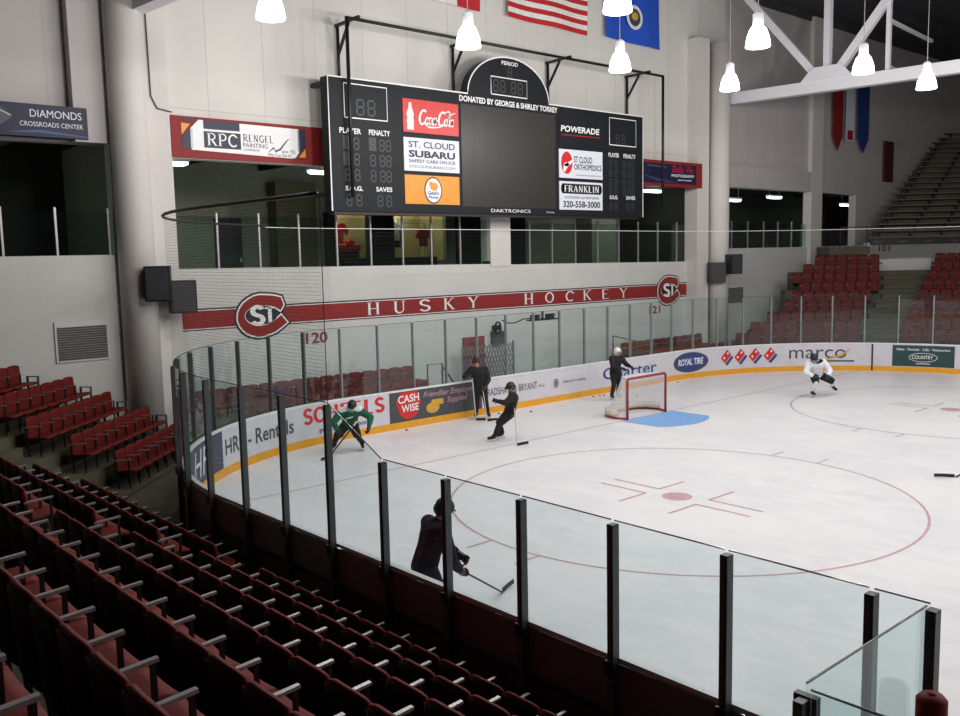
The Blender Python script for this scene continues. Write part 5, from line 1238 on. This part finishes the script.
stick(world(L2_, H2, (.2, .3, .82)), (-9.95, 2.06, .0), (-10.2, 1.93, .03), 'black', 'black hockey stick of the skater in green')
# 3 standing skater at the boards
L3, H3 = (-3.66, 3.42, 0), radians(228)
person(L3, H3, dict(pelvis=(0, 0, 1.0), chest=(.03, -.05, 1.38), neck=(.05, -.08, 1.58), head=(.08, -.1, 1.71), look=(1, -.25, -.15),
    shoL=(.0, .16, 1.47), elbL=(.06, .25, 1.17), wriL=(.2, .14, .98), shoR=(.03, -.26, 1.47), elbR=(.14, -.46, 1.28), wriR=(.3, -.44, 1.33), palmR=(0, .6, -1), palmL=(.6, -1, 0),
    kneL=(.06, .15, .56), ankL=(-.04, .21, .16), toeL=(.16, .27, .11), kneR=(.06, -.11, .56), ankR=(-.02, -.13, .16), toeR=(.18, -.17, .11)),
    'person standing in black by the end boards in front of the red door', 'black2', 'black2', None, 'black', 'hair', False, 1.02)
stick(world(L3, H3, (.34, -.24, 1.42)), world(L3, H3, (.34, -.14, 0)), world(L3, H3, (.5, .14, .03)), 'tape', 'pale shafted hockey stick upright beside the standing person in black')
stick(world(L3, H3, (.16, .05, 1.12)), world(L3, H3, (.5, .2, 0)), world(L3, H3, (.5, .5, .03)), 'tape', 'hockey stick slanting from the hand of the standing person in black')
# 4 skater in black leaning
L4, H4 = (-5.62, .62, 0), radians(152)
person(L4, H4, dict(pelvis=(-.36, .04, .76), chest=(-.45, .12, 1.14), neck=(-.42, .16, 1.31), head=(-.37, .18, 1.43), look=(1, .5, -.1),
    shoL=(-.4, .32, 1.22), elbL=(-.16, .42, 1.06), wriL=(-.0, .3, 1.1), shoR=(-.48, -.08, 1.22), elbR=(-.5, .02, .93), wriR=(-.4, .26, .78), palmL=(0, -1, -.2), palmR=(.6, 1, -.5),
    kneL=(-.06, .16, .47), ankL=(.06, .1, .16), toeL=(.26, .1, .11), kneR=(-.12, -.14, .46), ankR=(-.22, -.16, .17), toeR=(-.02, -.16, .11)),
    'person in black with a cap-like helmet leaning back as they skate', 'black2', 'black2', None, 'black', 'black', False, 1.02, True)
stick(world(L4, H4, (-.46, .2, 1.02)), (-5.66, -.24, 0), (-5.38, -.36, .03), 'tape', 'hockey stick of the leaning skater in black')
# 5 white helmet at the goal
L5, H5 = (1.62, 2.58, 0), radians(-95)
person(L5, H5, dict(pelvis=(.0, 0, .98), chest=(.05, 0, 1.34), neck=(.08, 0, 1.52), head=(.11, 0, 1.65), look=(1, .5, -.1),
    shoL=(.06, .2, 1.42), elbL=(.22, .3, 1.2), wriL=(.5, .2, 1.16), shoR=(.04, -.2, 1.42), elbR=(.2, -.3, 1.16), wriR=(.42, -.12, 1.12), palmR=(0, 0, -1), palmL=(0, 0, -1),
    kneL=(.06, .12, .55), ankL=(-.02, .13, .16), toeL=(.2, .15, .11), kneR=(.06, -.12, .55), ankR=(-.04, -.13, .16), toeR=(.18, -.15, .11)),
    'person in black with a white helmet standing behind the goal', 'black2', 'black2', None, 'black', 'white', True, 1.0)
# 6 skater in white
L6, H6 = (6.67, -2.0, 0), radians(236)
t, jer, J = person(L6, H6, dict(pelvis=(-.1, -.06, .68), chest=(.1, -.2, .98), neck=(.18, -.27, 1.1), head=(.25, -.33, 1.19), look=(1, -.1, -.15),
    shoL=(.1, .03, 1.04), elbL=(.2, .2, .8), wriL=(.36, .06, .66), shoR=(.1, -.42, 1.02), elbR=(.2, -.56, .78), wriR=(.36, -.4, .66), palmR=(0, 1, -.3),
    hipL=(-.12, .06, .62), kneL=(.04, .38, .44), ankL=(-.34, .56, .26), toeL=(-.2, .66, .13), hipR=(-.08, -.16, .62), kneR=(.24, -.26, .46), ankR=(.06, -.28, .16), toeR=(.28, -.3, .11)),
    'person skating in a white jersey and dark shorts near the far circle', 'wjersey', 'black2', 'wjersey', 'black', 'black', True, 1.12)
blob('shoulder_stripe', {'c': (J['chest']+V((.06, 0, .075)), .11), 'l': (lerp(J['shoL'], J['chest'], .3)+V((.02, 0, .03)), .098), 'r': (lerp(J['shoR'], J['chest'], .3)+V((.02, 0, .03)), .098)}, [('c', 'l'), ('c', 'r')], 'navy', jer)
# stick entering at the right edge
stick((-.55, -10.5, .75), (-1.55, -9.4, 0), (-1.9, -9.12, .03), 'black', 'black stick blade on the ice at the right edge of the picture')

# ------------------------------------------------------------------ world, camera
w_ = bpy.data.worlds.new('dim hall'); SC.world = w_; w_.use_nodes = True
w_.node_tree.nodes['Background'].inputs[0].default_value = (.02, .02, .022, 1)
w_.node_tree.nodes['Background'].inputs[1].default_value = 1
cd = bpy.data.cameras.new('camera'); cam = bpy.data.objects.new('camera', cd); COL.objects.link(cam)
yaw, pit, rol, f = 0.845756, -0.113448, -0.021119, 906.406
F = V((cos(pit)*cos(yaw), cos(pit)*sin(yaw), sin(pit))); Rr = V((sin(yaw), -cos(yaw), 0)); U = Rr.cross(F)
R_c = Rr*cos(rol)+U*sin(rol); U_c = -Rr*sin(rol)+U*cos(rol)
cam.matrix_world = Matrix(((R_c.x, U_c.x, -F.x, -21.625), (R_c.y, U_c.y, -F.y, -16.872), (R_c.z, U_c.z, -F.z, 4.934), (0, 0, 0, 1)))
cd.sensor_width = 36; cd.lens = f/960*36; cd.clip_start = .05; cd.clip_end = 300
SC.camera = cam
SC.view_settings.view_transform = 'Standard'; SC.view_settings.look = 'None'; SC.view_settings.gamma = 1; SC.view_settings.use_curve_mapping = False
SC.view_settings.exposure = 0.0
SC.cycles.max_bounces = 8; SC.cycles.diffuse_bounces = 4; SC.cycles.glossy_bounces = 3; SC.cycles.transparent_max_bounces = 24
SC.cycles.sample_clamp_indirect = 4; SC.cycles.use_denoising = True
SC.cycles.caustics_reflective = False; SC.cycles.caustics_refractive = False
